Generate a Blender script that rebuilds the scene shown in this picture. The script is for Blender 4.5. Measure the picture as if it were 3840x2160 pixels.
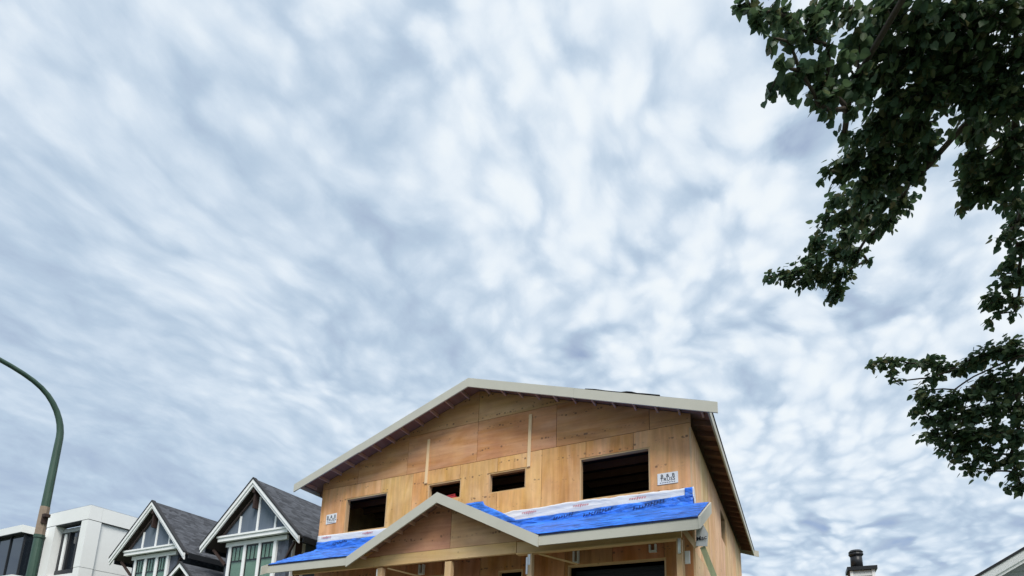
import bpy, bmesh, math, random
from mathutils import Vector, Matrix, noise as mnoise

for o in list(bpy.data.objects):
    bpy.data.objects.remove(o, do_unlink=True)
SC = bpy.context.scene
COL = SC.collection
R = math.radians

# ------------------------------------------------------------------ camera
CAM_H = 1.6
YAW, PITCH, ROLL = R(-27.1838), R(11.4861), R(1.81007)
FOC = 2101.34 / 3840.0
_f = Vector((math.sin(YAW) * math.cos(PITCH), math.cos(YAW) * math.cos(PITCH), math.sin(PITCH)))
_r0 = Vector((math.cos(YAW), -math.sin(YAW), 0))
_u0 = _r0.cross(_f)
_r = _r0 * math.cos(ROLL) + _u0 * math.sin(ROLL)
_u = -_r0 * math.sin(ROLL) + _u0 * math.cos(ROLL)
cd = bpy.data.cameras.new('camera')
cam = bpy.data.objects.new('camera', cd)
COL.objects.link(cam)
cam.matrix_world = Matrix(((_r.x, _u.x, -_f.x, 0), (_r.y, _u.y, -_f.y, 0), (_r.z, _u.z, -_f.z, CAM_H), (0, 0, 0, 1)))
cd.sensor_width = 36.0
cd.sensor_fit = 'HORIZONTAL'
cd.lens = FOC * 36.0
cd.shift_x = 0.0
cd.shift_y = (2190.6 - 1080.0) / 3840.0
cd.clip_start = 0.05
cd.clip_end = 3000.0
SC.camera = cam

# ------------------------------------------------------------------ world, sun, exposure
SUN_AZ = Vector((0.66, -0.75, 0)).normalized()      # horizontal direction towards the sun
SUN_EL = R(50)
EXPO = 1.2
W = bpy.data.worlds.new('World')
SC.world = W
W.use_nodes = True


class NT:
    """tiny helper around a node tree"""
    def __init__(s, tree):
        s.t = tree
        tree.nodes.clear()

    def n(s, kind, **kw):
        nd = s.t.nodes.new(kind)
        for k, v in kw.items():
            if k == 'ins':
                for a, b in v.items():
                    s.put(nd, a, b)
            else:
                setattr(nd, k, v)
        return nd

    def put(s, nd, key, val):
        sock = nd.inputs[key]
        if isinstance(val, bpy.types.NodeSocket):
            s.t.links.new(val, sock)
        elif isinstance(val, bpy.types.Node):
            s.t.links.new(val.outputs[0], sock)
        else:
            sock.default_value = val

    def math(s, op, a, b=0.0, c=None, clamp=False):
        nd = s.n('ShaderNodeMath', operation=op, use_clamp=clamp)
        s.put(nd, 0, a)
        s.put(nd, 1, b)
        if c is not None:
            s.put(nd, 2, c)
        return nd.outputs[0]

    def noise(s, vec, scale, detail=4, rough=0.5, dist=0.0, out=0):
        nd = s.n('ShaderNodeTexNoise')
        if vec is not None:
            s.put(nd, 'Vector', vec)
        s.put(nd, 'Scale', scale)
        s.put(nd, 'Detail', detail)
        s.put(nd, 'Roughness', rough)
        s.put(nd, 'Distortion', dist)
        return nd.outputs[out]

    def mapping(s, vec, loc=(0, 0, 0), rot=(0, 0, 0), scale=(1, 1, 1)):
        nd = s.n('ShaderNodeMapping')
        s.put(nd, 'Vector', vec)
        s.put(nd, 'Location', loc)
        s.put(nd, 'Rotation', rot)
        s.put(nd, 'Scale', scale)
        return nd.outputs[0]

    def ramp(s, fac, stops, interp='LINEAR'):
        nd = s.n('ShaderNodeValToRGB')
        cr = nd.color_ramp
        cr.interpolation = interp
        while len(cr.elements) > 1:
            cr.elements.remove(cr.elements[0])
        cr.elements[0].position = stops[0][0]
        cr.elements[0].color = (*stops[0][1], 1)
        for p, c in stops[1:]:
            e = cr.elements.new(p)
            e.color = (*c, 1)
        s.put(nd, 0, fac)
        return nd.outputs[0]

    def maprange(s, v, a, b, c=0.0, d=1.0, smooth=False):
        nd = s.n('ShaderNodeMapRange')
        if smooth:
            nd.interpolation_type = 'SMOOTHSTEP'
        s.put(nd, 0, v)
        for i, q in enumerate((a, b, c, d)):
            s.put(nd, i + 1, q)
        return nd.outputs[0]

    def mix(s, fac, a, b, mode='MIX'):
        nd = s.n('ShaderNodeMix', data_type='RGBA', blend_type=mode)
        s.put(nd, 0, fac)
        for k, v in ((6, a), (7, b)):
            if isinstance(v, tuple) and len(v) == 3:
                v = (*v, 1)
            s.put(nd, k, v)
        return nd.outputs[2]


def build_sky():
    t = NT(W.node_tree)
    sky = t.n('ShaderNodeTexSky', sky_type='NISHITA', sun_disc=False)
    sky.sun_elevation = SUN_EL
    sky.sun_rotation = math.atan2(SUN_AZ.x, SUN_AZ.y)
    tc = t.n('ShaderNodeTexCoord')
    sep = t.n('ShaderNodeSeparateXYZ', ins={0: tc.outputs['Generated']})
    zz = t.math('ADD', t.math('MAXIMUM', sep.outputs[2], 0.0), 0.20)
    px = t.math('DIVIDE', sep.outputs[0], zz)
    py = t.math('DIVIDE', sep.outputs[1], zz)
    P = t.n('ShaderNodeCombineXYZ', ins={0: px, 1: py, 2: 0.0}).outputs[0]
    # cloud layer turned so that its rows run along local y, gently warped
    Q = t.mapping(P, loc=(3.1, 1.7, 0), rot=(0, 0, R(8)))
    warp = t.n('ShaderNodeTexNoise', ins={'Vector': Q, 'Scale': 1.6, 'Detail': 3.0})
    wv = t.n('ShaderNodeVectorMath', operation='SUBTRACT', ins={0: warp.outputs['Color'], 1: (0.5, 0.5, 0.5)})
    wv = t.n('ShaderNodeVectorMath', operation='SCALE', ins={0: wv.outputs[0], 'Scale': 0.30})
    Qw = t.n('ShaderNodeVectorMath', operation='ADD', ins={0: Q, 1: wv.outputs[0]}).outputs[0]
    big = t.noise(t.mapping(Qw, scale=(1.0, 0.55, 1)), 1.15, 3, 0.5)                 # where the sheet is thick or thin
    streak = t.noise(t.mapping(Qw, scale=(1.0, 0.42, 1)), 6.5, 4, 0.48)             # long soft rows
    fine = t.noise(t.mapping(Qw, scale=(1.0, 0.7, 1)), 17.0, 6, 0.62)
    rag = t.noise(t.mapping(Qw, scale=(1, 0.8, 1)), 8.0, 5, 0.6, out=1)
    rv = t.n('ShaderNodeVectorMath', operation='SUBTRACT', ins={0: rag, 1: (0.5, 0.5, 0.5)})
    rv = t.n('ShaderNodeVectorMath', operation='SCALE', ins={0: rv.outputs[0], 'Scale': 0.075})
    Qr = t.n('ShaderNodeVectorMath', operation='ADD', ins={0: Qw, 1: rv.outputs[0]}).outputs[0]

    def cells(scale, sm, asp):
        v = t.n('ShaderNodeTexVoronoi', feature='SMOOTH_F1',
                ins={'Vector': t.mapping(Qr, scale=(1.0, asp, 1)), 'Scale': scale, 'Smoothness': sm, 'Randomness': 0.82})
        return v.outputs['Distance']
    c1 = cells(13.0, 0.5, 0.72)
    c2 = cells(27.0, 0.6, 0.8)
    # puffiness grows towards +x (the broken side of the cloud sheet), plus large-scale variation
    side = t.maprange(t.math('ADD', px, t.math('MULTIPLY', t.math('SUBTRACT', big, 0.5), 1.2)), -1.25, -0.15, 0, 1, True)
    puff = t.math('ADD', t.maprange(c1, 0.15, 0.75, 1, 0), t.math('MULTIPLY', t.maprange(c2, 0.15, 0.75, 1, 0), 0.6))
    puff = t.math('SUBTRACT', t.math('DIVIDE', puff, 1.6), 0.5)
    st = t.math('SUBTRACT', streak, 0.5)
    fn = t.math('SUBTRACT', fine, 0.5)
    bg = t.math('SUBTRACT', big, 0.5)
    c = t.math('ADD', t.math('MULTIPLY', st, t.math('SUBTRACT', 0.62, t.math('MULTIPLY', side, 0.27))),
               t.math('MULTIPLY', puff, t.math('MULTIPLY', t.math('ADD', 0.22, t.math('MULTIPLY', side, 0.70)), t.maprange(sep.outputs[2], 0.12, 0.5, 0.6, 1.0))))
    c = t.math('ADD', c, t.math('MULTIPLY', fn, 0.42))
    c = t.math('ADD', c, t.math('MULTIPLY', bg, 0.26))
    c = t.math('ADD', c, t.math('ADD', 0.54, t.math('MULTIPLY', side, 0.31)))
    gap = t.math('MULTIPLY', t.maprange(t.noise(Qw, 3.1, 2, 0.5), 0.52, 0.68, 0, 1, True), t.maprange(c1, 0.44, 0.66, 0, 1, True))
    c = t.math('SUBTRACT', c, t.maprange(sep.outputs[2], 0.10, 0.50, 0.20, 0.0, True))
    c = t.math('SMOOTH_MAX', c, 0.20, 0.22)
    c = t.math('SMOOTH_MIN', c, 1.0, 0.45)
    c = t.math('SUBTRACT', c, t.math('MULTIPLY', t.math('MULTIPLY', gap, side), 0.30))
    k = 1.0 / (2 ** EXPO)
    s = lambda a, b, d: (a * k, b * k, d * k)
    cloud = t.ramp(c, [(0.0, s(.25, .33, .51)), (0.22, s(.39, .485, .64)), (0.45, s(.495, .615, .755)),
                       (0.68, s(.65, .755, .87)), (0.9, s(.82, .895, .965)), (1.0, s(.90, .955, .99))], 'LINEAR')
    skyc = t.n('ShaderNodeVectorMath', operation='SCALE', ins={0: sky.outputs[0], 'Scale': 0.10}).outputs[0]
    dens = t.maprange(c, 0.02, 0.34, 0.80, 0.97, True)
    col = t.mix(dens, skyc, cloud)
    bgn = t.n('ShaderNodeBackground', ins={'Color': col, 'Strength': 1.0})
    t.n('ShaderNodeOutputWorld', ins={'Surface': bgn.outputs[0]})


build_sky()
W.cycles.sampling_method = 'MANUAL'
W.cycles.sample_map_resolution = 256
sl = bpy.data.lights.new('sun', 'SUN')
sl.energy = 1.5
sl.angle = R(24)
sl.color = (1.0, 0.955, 0.89)
sun = bpy.data.objects.new('sun', sl)
COL.objects.link(sun)
_sd = SUN_AZ * math.cos(SUN_EL) + Vector((0, 0, math.sin(SUN_EL)))
sun.rotation_euler = (-_sd).to_track_quat('-Z', 'Y').to_euler()
sun.location = _sd * 60
SC.view_settings.view_transform = 'Standard'
SC.view_settings.look = 'None'
SC.view_settings.exposure = EXPO
SC.view_settings.gamma = 1.0
SC.view_settings.use_curve_mapping = False
try:
    SC.cycles.use_denoising = True
    SC.cycles.max_bounces = 6
    SC.cycles.sample_clamp_indirect = 6.0
except Exception:
    pass

# ------------------------------------------------------------------ helpers
WL = {}          # world position of every object's origin


def link(o):
    COL.objects.link(o)
    return o


def thing(name, label, cat, loc, group=None):
    o = link(bpy.data.objects.new(name, None))
    o.empty_display_size = 0.3
    o.location = loc
    WL[o.name] = Vector(loc)
    tag(o, label, cat, group)
    return o


def tag(o, label, cat, group=None):
    o['label'] = label
    o['category'] = cat
    if group:
        o['group'] = group
    return o


class MB:
    """collects faces in world space, links them as one mesh object"""
    def __init__(s):
        s.v = []
        s.f = []

    def poly(s, pts):
        b = len(s.v)
        s.v += [tuple(p) for p in pts]
        s.f.append(tuple(range(b, b + len(pts))))
        return s

    def hexa(s, p):
        """8 corners: bottom ring 0-3, top ring 4-7"""
        b = len(s.v)
        s.v += [tuple(q) for q in p]
        for f in ((3, 2, 1, 0), (4, 5, 6, 7), (0, 1, 5, 4), (1, 2, 6, 5), (2, 3, 7, 6), (3, 0, 4, 7)):
            s.f.append(tuple(b + i for i in f))
        return s

    def box(s, x0, x1, y0, y1, z0, z1):
        return s.hexa([(x0, y0, z0), (x1, y0, z0), (x1, y1, z0), (x0, y1, z0),
                       (x0, y0, z1), (x1, y0, z1), (x1, y1, z1), (x0, y1, z1)])

    def prism(s, ring, off):
        """polygon ring (3-D) extruded by the vector off"""
        off = Vector(off)
        a = [Vector(p) for p in ring]
        c = [p + off for p in a]
        n = len(a)
        b = len(s.v)
        s.v += [tuple(p) for p in a + c]
        s.f.append(tuple(b + i for i in reversed(range(n))))
        s.f.append(tuple(b + n + i for i in range(n)))
        for i in range(n):
            j = (i + 1) % n
            s.f.append((b + i, b + j, b + n + j, b + n + i))
        return s

    def bar(s, a, c, w, h, up=(0, 0, 1)):
        """rectangular bar from a to c, w across, h along up"""
        a, c = Vector(a), Vector(c)
        d = (c - a).normalized()
        sd = d.cross(Vector(up)).normalized() * (w / 2)
        u = sd.cross(d).normalized() * (h / 2)
        return s.hexa([a - sd - u, a + sd - u, c + sd - u, c - sd - u, a - sd + u, a + sd + u, c + sd + u, c - sd + u])

    def tube(s, pts, rad, n=8, cap=True):
        pts = [Vector(p) for p in pts]
        if not hasattr(rad, '__len__'):
            rad = [rad] * len(pts)
        b = len(s.v)
        ref = None
        for i, p in enumerate(pts):
            d = (pts[min(i + 1, len(pts) - 1)] - pts[max(i - 1, 0)]).normalized()
            if ref is None:
                ref = d.orthogonal().normalized()
            e1 = (ref - d * ref.dot(d)).normalized()
            ref = e1
            e2 = d.cross(e1)
            for k in range(n):
                a = 2 * math.pi * k / n
                s.v.append(tuple(p + (e1 * math.cos(a) + e2 * math.sin(a)) * rad[i]))
        for i in range(len(pts) - 1):
            for k in range(n):
                k2 = (k + 1) % n
                s.f.append((b + i * n + k, b + i * n + k2, b + (i + 1) * n + k2, b + (i + 1) * n + k))
        if cap:
            s.f.append(tuple(b + k for k in reversed(range(n))))
            s.f.append(tuple(b + (len(pts) - 1) * n + k for k in range(n)))
        return s

    def build(s, name, m, parent=None, smooth=False, color=None, fix=True):
        base = WL[parent.name] if parent is not None else Vector((0, 0, 0))
        me = bpy.data.meshes.new(name)
        me.from_pydata([tuple(Vector(p) - base) for p in s.v], [], s.f)
        if fix:
            bm = bmesh.new()
            bm.from_mesh(me)
            bmesh.ops.recalc_face_normals(bm, faces=bm.faces)
            bm.to_mesh(me)
            bm.free()
        if smooth:
            for p in me.polygons:
                p.use_smooth = True
        me.materials.append(m)
        o = link(bpy.data.objects.new(name, me))
        if parent is not None:
            o.parent = parent
        WL[o.name] = base.copy()
        if color:
            o.color = (*color, 1)
        return o


def struct(o):
    o['kind'] = 'structure'
    return o


def clip(poly, a, b, c):
    """keep the part of a 2-D polygon with a*x + b*y <= c"""
    out = []
    for i in range(len(poly)):
        p, q = poly[i], poly[(i + 1) % len(poly)]
        dp, dq = a * p[0] + b * p[1] - c, a * q[0] + b * q[1] - c
        if dp <= 1e-9:
            out.append(p)
        if (dp < -1e-9 and dq > 1e-9) or (dp > 1e-9 and dq < -1e-9):
            t = dp / (dp - dq)
            out.append((p[0] + (q[0] - p[0]) * t, p[1] + (q[1] - p[1]) * t))
    return out


def sheet(name, m, parent, u0, u1, v0, v1, to3, nrm, thick, holes=(), clips=(), color=None, gap=0.006):
    """a flat panel with rectangular cut-outs and clipped edges, extruded by thick along nrm"""
    u0, u1, v0, v1 = u0 + gap, u1 - gap, v0 + gap, v1 - gap
    us = sorted({u0, u1, *[h[0] for h in holes if u0 < h[0] < u1], *[h[1] for h in holes if u0 < h[1] < u1]})
    vs = sorted({v0, v1, *[h[2] for h in holes if v0 < h[2] < v1], *[h[3] for h in holes if v0 < h[3] < v1]})
    bm = bmesh.new()
    base = WL[parent.name]
    for i in range(len(us) - 1):
        for j in range(len(vs) - 1):
            cu, cv = (us[i] + us[i + 1]) / 2, (vs[j] + vs[j + 1]) / 2
            if any(h[0] < cu < h[1] and h[2] < cv < h[3] for h in holes):
                continue
            pg = [(us[i], vs[j]), (us[i + 1], vs[j]), (us[i + 1], vs[j + 1]), (us[i], vs[j + 1])]
            for c in clips:
                if pg:
                    pg = clip(pg, *c)
            if len(pg) >= 3:
                bm.faces.new([bm.verts.new(Vector(to3(*p)) - base) for p in pg])
    if not bm.faces:
        bm.free()
        return None
    bmesh.ops.remove_doubles(bm, verts=bm.verts, dist=1e-4)
    ex = bmesh.ops.extrude_face_region(bm, geom=list(bm.faces), use_keep_orig=True)
    nv = Vector(nrm) * thick
    for e in ex['geom']:
        if isinstance(e, bmesh.types.BMVert):
            e.co += nv
    bmesh.ops.recalc_face_normals(bm, faces=bm.faces)
    me = bpy.data.meshes.new(name)
    bm.to_mesh(me)
    bm.free()
    me.materials.append(m)
    o = link(bpy.data.objects.new(name, me))
    o.parent = parent
    WL[o.name] = base.copy()
    if color:
        o.color = (*color, 1)
    return o


def lettering(name, text, m, parent, size, origin, ux, uz, extrude=0.002, shear=0.0, spacing=1.0, bold=0.0):
    """flat raised letters, centred at origin; ux = reading direction, uz = up"""
    cu = bpy.data.curves.new(name, 'FONT')
    cu.body = text
    cu.size = size
    cu.align_x = 'CENTER'
    cu.align_y = 'CENTER'
    cu.extrude = extrude
    cu.offset = bold
    cu.shear = shear
    cu.space_character = spacing
    cu.resolution_u = 2
    tmp = link(bpy.data.objects.new('tmp', cu))
    bpy.context.view_layer.update()
    me = bpy.data.meshes.new_from_object(tmp.evaluated_get(bpy.context.evaluated_depsgraph_get()))
    bpy.data.objects.remove(tmp, do_unlink=True)
    bpy.data.curves.remove(cu)
    ux, uz = Vector(ux).normalized(), Vector(uz).normalized()
    un = ux.cross(uz)
    base = WL[parent.name]
    for v in me.vertices:
        p = v.co
        v.co = Vector(origin) - base + ux * p.x + uz * p.y + un * p.z
    me.name = name
    me.materials.clear()
    me.materials.append(m)
    o = link(bpy.data.objects.new(name, me))
    o.parent = parent
    WL[o.name] = base.copy()
    return o


# ------------------------------------------------------------------ materials
MATS = {}


def new_mat(name):
    m = bpy.data.materials.new(name)
    m.use_nodes = True
    t = NT(m.node_tree)
    MATS[name] = m
    return m, t


def finish(t, col, rough=0.7, bump=None, bstr=0.3, bdist=0.01, spec=0.3, metallic=0.0):
    b = t.n('ShaderNodeBsdfPrincipled')
    t.put(b, 'Base Color', (*col, 1) if isinstance(col, tuple) else col)
    t.put(b, 'Roughness', rough)
    t.put(b, 'Specular IOR Level', spec)
    t.put(b, 'Metallic', metallic)
    if bump is not None:
        bn = t.n('ShaderNodeBump', ins={'Height': bump, 'Strength': bstr, 'Distance': bdist})
        t.put(b, 'Normal', bn.outputs[0])
    t.n('ShaderNodeOutputMaterial', ins={'Surface': b.outputs[0]})
    return b


def obj_co(t):
    return t.n('ShaderNodeTexCoord').outputs['Object']


def plain(name, col, rough=0.7, var=0.12, scale=3.0, spec=0.3, metallic=0.0, fine=40.0, bstr=0.15):
    """painted / plain surface with uneven tone, faint soiling and fine relief"""
    m, t = new_mat(name)
    co = obj_co(t)
    n1 = t.noise(co, scale, 5, 0.6)
    n2 = t.noise(co, fine, 3, 0.6)
    v = t.math('ADD', t.math('MULTIPLY', t.math('SUBTRACT', n1, 0.5), var * 2), t.math('MULTIPLY', t.math('SUBTRACT', n2, 0.5), var))
    hsv = t.n('ShaderNodeHueSaturation', ins={'Value': t.math('ADD', v, 1.0), 'Color': (*col, 1)})
    finish(t, hsv.outputs[0], t.maprange(n1, 0.3, 0.7, rough - 0.06, rough + 0.06), n2, bstr, 0.004, spec, metallic)
    return m


def wood(name, axis, tint=None, knots=True, contrast=0.5, gs=9.0, dark=(0.42, 0.26, 0.18), rows=False):
    """veneer / lumber; the grain runs along axis (0,1,2); tone comes from the object's colour unless tint is given"""
    m, t = new_mat(name)
    co = obj_co(t)
    oi = t.n('ShaderNodeObjectInfo')
    off = t.n('ShaderNodeVectorMath', operation='SCALE', ins={0: (7.3, 3.1, 5.7), 'Scale': t.math('MULTIPLY', oi.outputs['Random'], 9.0)})
    p = t.n('ShaderNodeVectorMath', operation='ADD', ins={0: co, 1: off.outputs[0]}).outputs[0]
    sc = [1.0, 1.0, 1.0]
    sc[axis] = 0.07
    g = t.noise(t.mapping(p, scale=tuple(sc)), gs, 6, 0.62, 0.6)
    sc2 = [1.0, 1.0, 1.0]
    sc2[axis] = 0.16
    bands = t.noise(t.mapping(p, scale=tuple(sc2)), 2.6, 3, 0.5, 1.0)
    blot = t.noise(p, 1.7, 4, 0.6)
    base = oi.outputs['Color'] if tint is None else (*tint, 1)
    val = t.math('ADD', t.math('MULTIPLY', t.math('SUBTRACT', g, 0.5), contrast * 0.9), t.math('MULTIPLY', t.math('SUBTRACT', bands, 0.5), contrast * 0.8))
    val = t.math('ADD', val, t.math('MULTIPLY', t.math('SUBTRACT', blot, 0.5), contrast * 0.7))
    hsv = t.n('ShaderNodeHueSaturation', ins={'Value': t.math('ADD', val, 1.0), 'Saturation': t.maprange(bands, 0.3, 0.7, 1.08, 0.9),
                                             'Hue': t.maprange(blot, 0.3, 0.7, 0.490, 0.501), 'Color': base})
    col = hsv.outputs[0]
    if knots:
        vo = t.n('ShaderNodeTexVoronoi', feature='F1', ins={'Vector': p, 'Scale': 5.5, 'Randomness': 1.0})
        pick = t.n('ShaderNodeSeparateColor', ins={0: vo.outputs['Color']})
        rad = t.maprange(pick.outputs[0], 0.35, 1.0, 0.0, 0.17)
        spot = t.maprange(t.math('SUBTRACT', vo.outputs['Distance'], rad), -0.05, 0.03, 1, 0)
        zone = t.maprange(t.noise(t.mapping(p, scale=(0.8, 0.8, 2.2)), 1.1, 2, 0.5), 0.47, 0.60, 0.0, 0.85)
        col = t.mix(t.math('MULTIPLY', spot, zone), col, t.mix(0.75, col, (*[d * 0.35 for d in dark], 1)))
        # bruises and ink smudges
        sm = t.maprange(t.noise(t.mapping(p, scale=(1, 1, 1.6)), 6.0, 4, 0.7), 0.62, 0.72, 0, 0.45)
        col = t.mix(sm, col, t.mix(0.6, col, (*[d * 0.5 for d in dark], 1)))
    if rows:
        # plugs and nail marks in short horizontal rows
        sp = t.n('ShaderNodeSeparateXYZ', ins={0: p})
        rowp = t.math('ABSOLUTE', t.math('SUBTRACT', t.math('FRACT', t.math('MULTIPLY', sp.outputs[2], 1.55)), 0.5))
        row = t.maprange(rowp, 0.03, 0.075, 1, 0)
        v2 = t.n('ShaderNodeTexVoronoi', feature='F1', ins={'Vector': p, 'Scale': 10.0, 'Randomness': 0.8})
        s2 = t.maprange(v2.outputs['Distance'], 0.24, 0.40, 1, 0)
        z2 = t.maprange(t.noise(t.mapping(p, loc=(4, 2, 9)), 0.9, 2, 0.5), 0.42, 0.50, 0, 0.95)
        col = t.mix(t.math('MULTIPLY', t.math('MULTIPLY', row, s2), z2), col, t.mix(0.8, col, (*[d * 0.3 for d in dark], 1)))
    finish(t, col, 0.78, g, 0.25, 0.003, 0.2)
    return m


wood('plywood_vertical', 2, contrast=0.8, rows=True)
wood('plywood_horizontal', 0, contrast=0.7, rows=True)
wood('plywood_side', 2, contrast=0.65)
wood('lumber_x', 0, (0.62, 0.425, 0.205), knots=True, contrast=0.45)
wood('lumber_y', 1, (0.44, 0.30, 0.18), knots=False, contrast=0.5)
wood('lumber_z', 2, (0.60, 0.42, 0.235), knots=False, contrast=0.5)
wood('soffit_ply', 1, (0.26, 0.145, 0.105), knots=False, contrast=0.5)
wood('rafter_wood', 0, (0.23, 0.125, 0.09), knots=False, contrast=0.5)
wood('lookout_wood', 1, (0.52, 0.34, 0.25), knots=False, contrast=0.5)
wood('pale_board', 2, (0.78, 0.57, 0.33), knots=False, contrast=0.35)
wood('treated_green', 2, (0.30, 0.33, 0.19), knots=True, contrast=0.9)
plain('primed_fascia', (0.50, 0.49, 0.43), 0.62, 0.10, 2.2)
plain('white_trim', (0.86, 0.87, 0.87), 0.5, 0.06, 2.0)
plain('interior_shade', (0.022, 0.022, 0.026), 0.9, 0.2)  # room shade painted into a near-black base colour
plain('backing_dark', (0.10, 0.06, 0.04), 0.9, 0.2)
plain('felt_black', (0.035, 0.036, 0.04), 0.85, 0.3, 6)
plain('concrete', (0.36, 0.35, 0.33), 0.85, 0.15, 1.5)
plain('white_panel', (0.80, 0.81, 0.80), 0.55, 0.05, 0.9, bstr=0.05)
plain('black_metal', (0.022, 0.024, 0.028), 0.4, 0.2)
plain('galvanized', (0.55, 0.56, 0.57), 0.38, 0.2, 8, spec=0.5, metallic=0.85)
plain('white_plastic', (0.72, 0.73, 0.72), 0.4, 0.06)
plain('brown_bracket', (0.045, 0.028, 0.024), 0.7, 0.25)
plain('dark_soffit', (0.085, 0.065, 0.06), 0.8, 0.2)
plain('sign_white', (0.78, 0.79, 0.80), 0.35, 0.04)
plain('ink_black', (0.02, 0.02, 0.03), 0.5, 0.1)
plain('ink_navy', (0.008, 0.014, 0.06), 0.5, 0.1)
plain('ink_red', (0.55, 0.10, 0.14), 0.5, 0.1)
plain('red_paint', (0.42, 0.035, 0.04), 0.4, 0.15)
plain('wrap_grey', (0.40, 0.42, 0.43), 0.55, 0.15, 4)
plain('curtain', (0.37, 0.43, 0.375), 0.9, 0.2, 2.0)
plain('asphalt', (0.055, 0.055, 0.058), 0.9, 0.25, 3.0)
plain('pavement', (0.33, 0.32, 0.30), 0.9, 0.15, 1.0)
plain('grass', (0.06, 0.10, 0.03), 0.95, 0.5, 1.2, fine=12.0, bstr=0.6)
plain('bark', (0.075, 0.060, 0.048), 0.95, 0.4, 6.0, fine=18.0, bstr=0.9)


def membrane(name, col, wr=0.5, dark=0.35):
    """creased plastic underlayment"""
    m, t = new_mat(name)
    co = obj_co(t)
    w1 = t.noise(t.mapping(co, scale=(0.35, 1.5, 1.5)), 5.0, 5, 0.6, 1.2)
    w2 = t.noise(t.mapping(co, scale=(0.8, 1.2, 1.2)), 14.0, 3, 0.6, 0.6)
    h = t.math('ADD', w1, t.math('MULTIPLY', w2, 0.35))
    v = t.maprange(w1, 0.3, 0.7, 1.0 - dark, 1.0 + dark * 0.7)  # crease shading painted in: colour darkens where the relief is low
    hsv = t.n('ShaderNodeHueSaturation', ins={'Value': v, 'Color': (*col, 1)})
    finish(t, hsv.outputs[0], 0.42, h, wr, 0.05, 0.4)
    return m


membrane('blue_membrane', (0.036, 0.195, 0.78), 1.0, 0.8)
membrane('white_wrap', (0.70, 0.72, 0.77), 0.35, 0.10)


def shingle_mat(name, col):
    m, t = new_mat(name)
    co = obj_co(t)
    sp = t.n('ShaderNodeSeparateXYZ', ins={0: co})
    row = t.math('FRACT', t.math('MULTIPLY', sp.outputs[2], 7.5))
    cell = t.n('ShaderNodeTexVoronoi', feature='F1', ins={'Vector': t.mapping(co, scale=(2.2, 2.6, 7.5)), 'Scale': 1.6})
    g = t.n('ShaderNodeSeparateColor', ins={0: cell.outputs['Color']})
    fine = t.noise(co, 30, 3, 0.7)
    v = t.math('ADD', t.maprange(g.outputs[0], 0, 1, 0.62, 1.35), t.math('MULTIPLY', t.math('SUBTRACT', fine, 0.5), 0.8))
    hsv = t.n('ShaderNodeHueSaturation', ins={'Value': v, 'Color': (*col, 1)})
    finish(t, hsv.outputs[0], 0.9, t.math('ADD', t.math('MULTIPLY', row, 0.7), t.math('MULTIPLY', g.outputs[1], 0.6)), 0.8, 0.02, 0.15)
    return m


shingle_mat('shingles', (0.075, 0.080, 0.092))


def siding_mat(name, col):
    """cedar shingle wall: narrow vertical tones in courses"""
    m, t = new_mat(name)
    co = obj_co(t)
    sp = t.n('ShaderNodeSeparateXYZ', ins={0: co})
    row = t.math('FRACT', t.math('MULTIPLY', sp.outputs[2], 6.0))
    cell = t.n('ShaderNodeTexVoronoi', feature='F1', ins={'Vector': t.mapping(co, scale=(7, 7, 6.0)), 'Scale': 1.0})
    g = t.n('ShaderNodeSeparateColor', ins={0: cell.outputs['Color']})
    hsv = t.n('ShaderNodeHueSaturation', ins={'Value': t.maprange(g.outputs[0], 0, 1, 0.75, 1.25), 'Color': (*col, 1)})
    finish(t, hsv.outputs[0], 0.85, t.math('ADD', row, g.outputs[1]), 0.6, 0.012, 0.2)
    return m


siding_mat('grey_shakes', (0.105, 0.118, 0.150))
wood('board_panel_grey', 2, (0.125, 0.155, 0.200), knots=False, contrast=0.35)
wood('brown_boards', 2, (0.10, 0.065, 0.055), knots=False, contrast=0.6)
wood('lap_siding', 0, (0.60, 0.62, 0.62), knots=False, contrast=0.12)


def glass_mat(name, col, rough=0.03, spec=0.6):
    m, t = new_mat(name)
    n = t.noise(obj_co(t), 0.8, 2, 0.5)
    finish(t, (*col, 1) if False else col, rough, n, 0.04, 0.05, spec)
    return m


glass_mat('dark_glass', (0.012, 0.016, 0.022), 0.04, 0.7)


def clear_glass(name):
    m, t = new_mat(name)
    gl = t.n('ShaderNodeBsdfGlossy', ins={'Color': (0.9, 0.95, 0.95, 1), 'Roughness': 0.03})
    tr = t.n('ShaderNodeBsdfTransparent', ins={'Color': (0.78, 0.86, 0.82, 1)})
    lw = t.n('ShaderNodeLayerWeight', ins={'Blend': 0.5})
    fr = t.math('MULTIPLY', t.math('POWER', lw.outputs['Facing'], 4.0), 0.6)
    mx = t.n('ShaderNodeMixShader', ins={0: t.math('ADD', fr, 0.045), 1: tr.outputs[0], 2: gl.outputs[0]})
    t.n('ShaderNodeOutputMaterial', ins={'Surface': mx.outputs[0]})
    return m


clear_glass('window_glass')


def pole_mat():
    m, t = new_mat('pole_green')
    co = obj_co(t)
    n = t.noise(t.mapping(co, scale=(1, 1, 0.25)), 9, 5, 0.65)
    n2 = t.noise(co, 2.0, 3, 0.6)
    col = t.ramp(n, [(0.3, (0.034, 0.070, 0.052)), (0.6, (0.052, 0.100, 0.074)), (0.8, (0.085, 0.130, 0.102))])
    col = t.mix(t.maprange(n2, 0.62, 0.75, 0, 0.5), col, (0.10, 0.11, 0.09))
    finish(t, col, 0.45, n, 0.15, 0.003, 0.4)


pole_mat()


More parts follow.
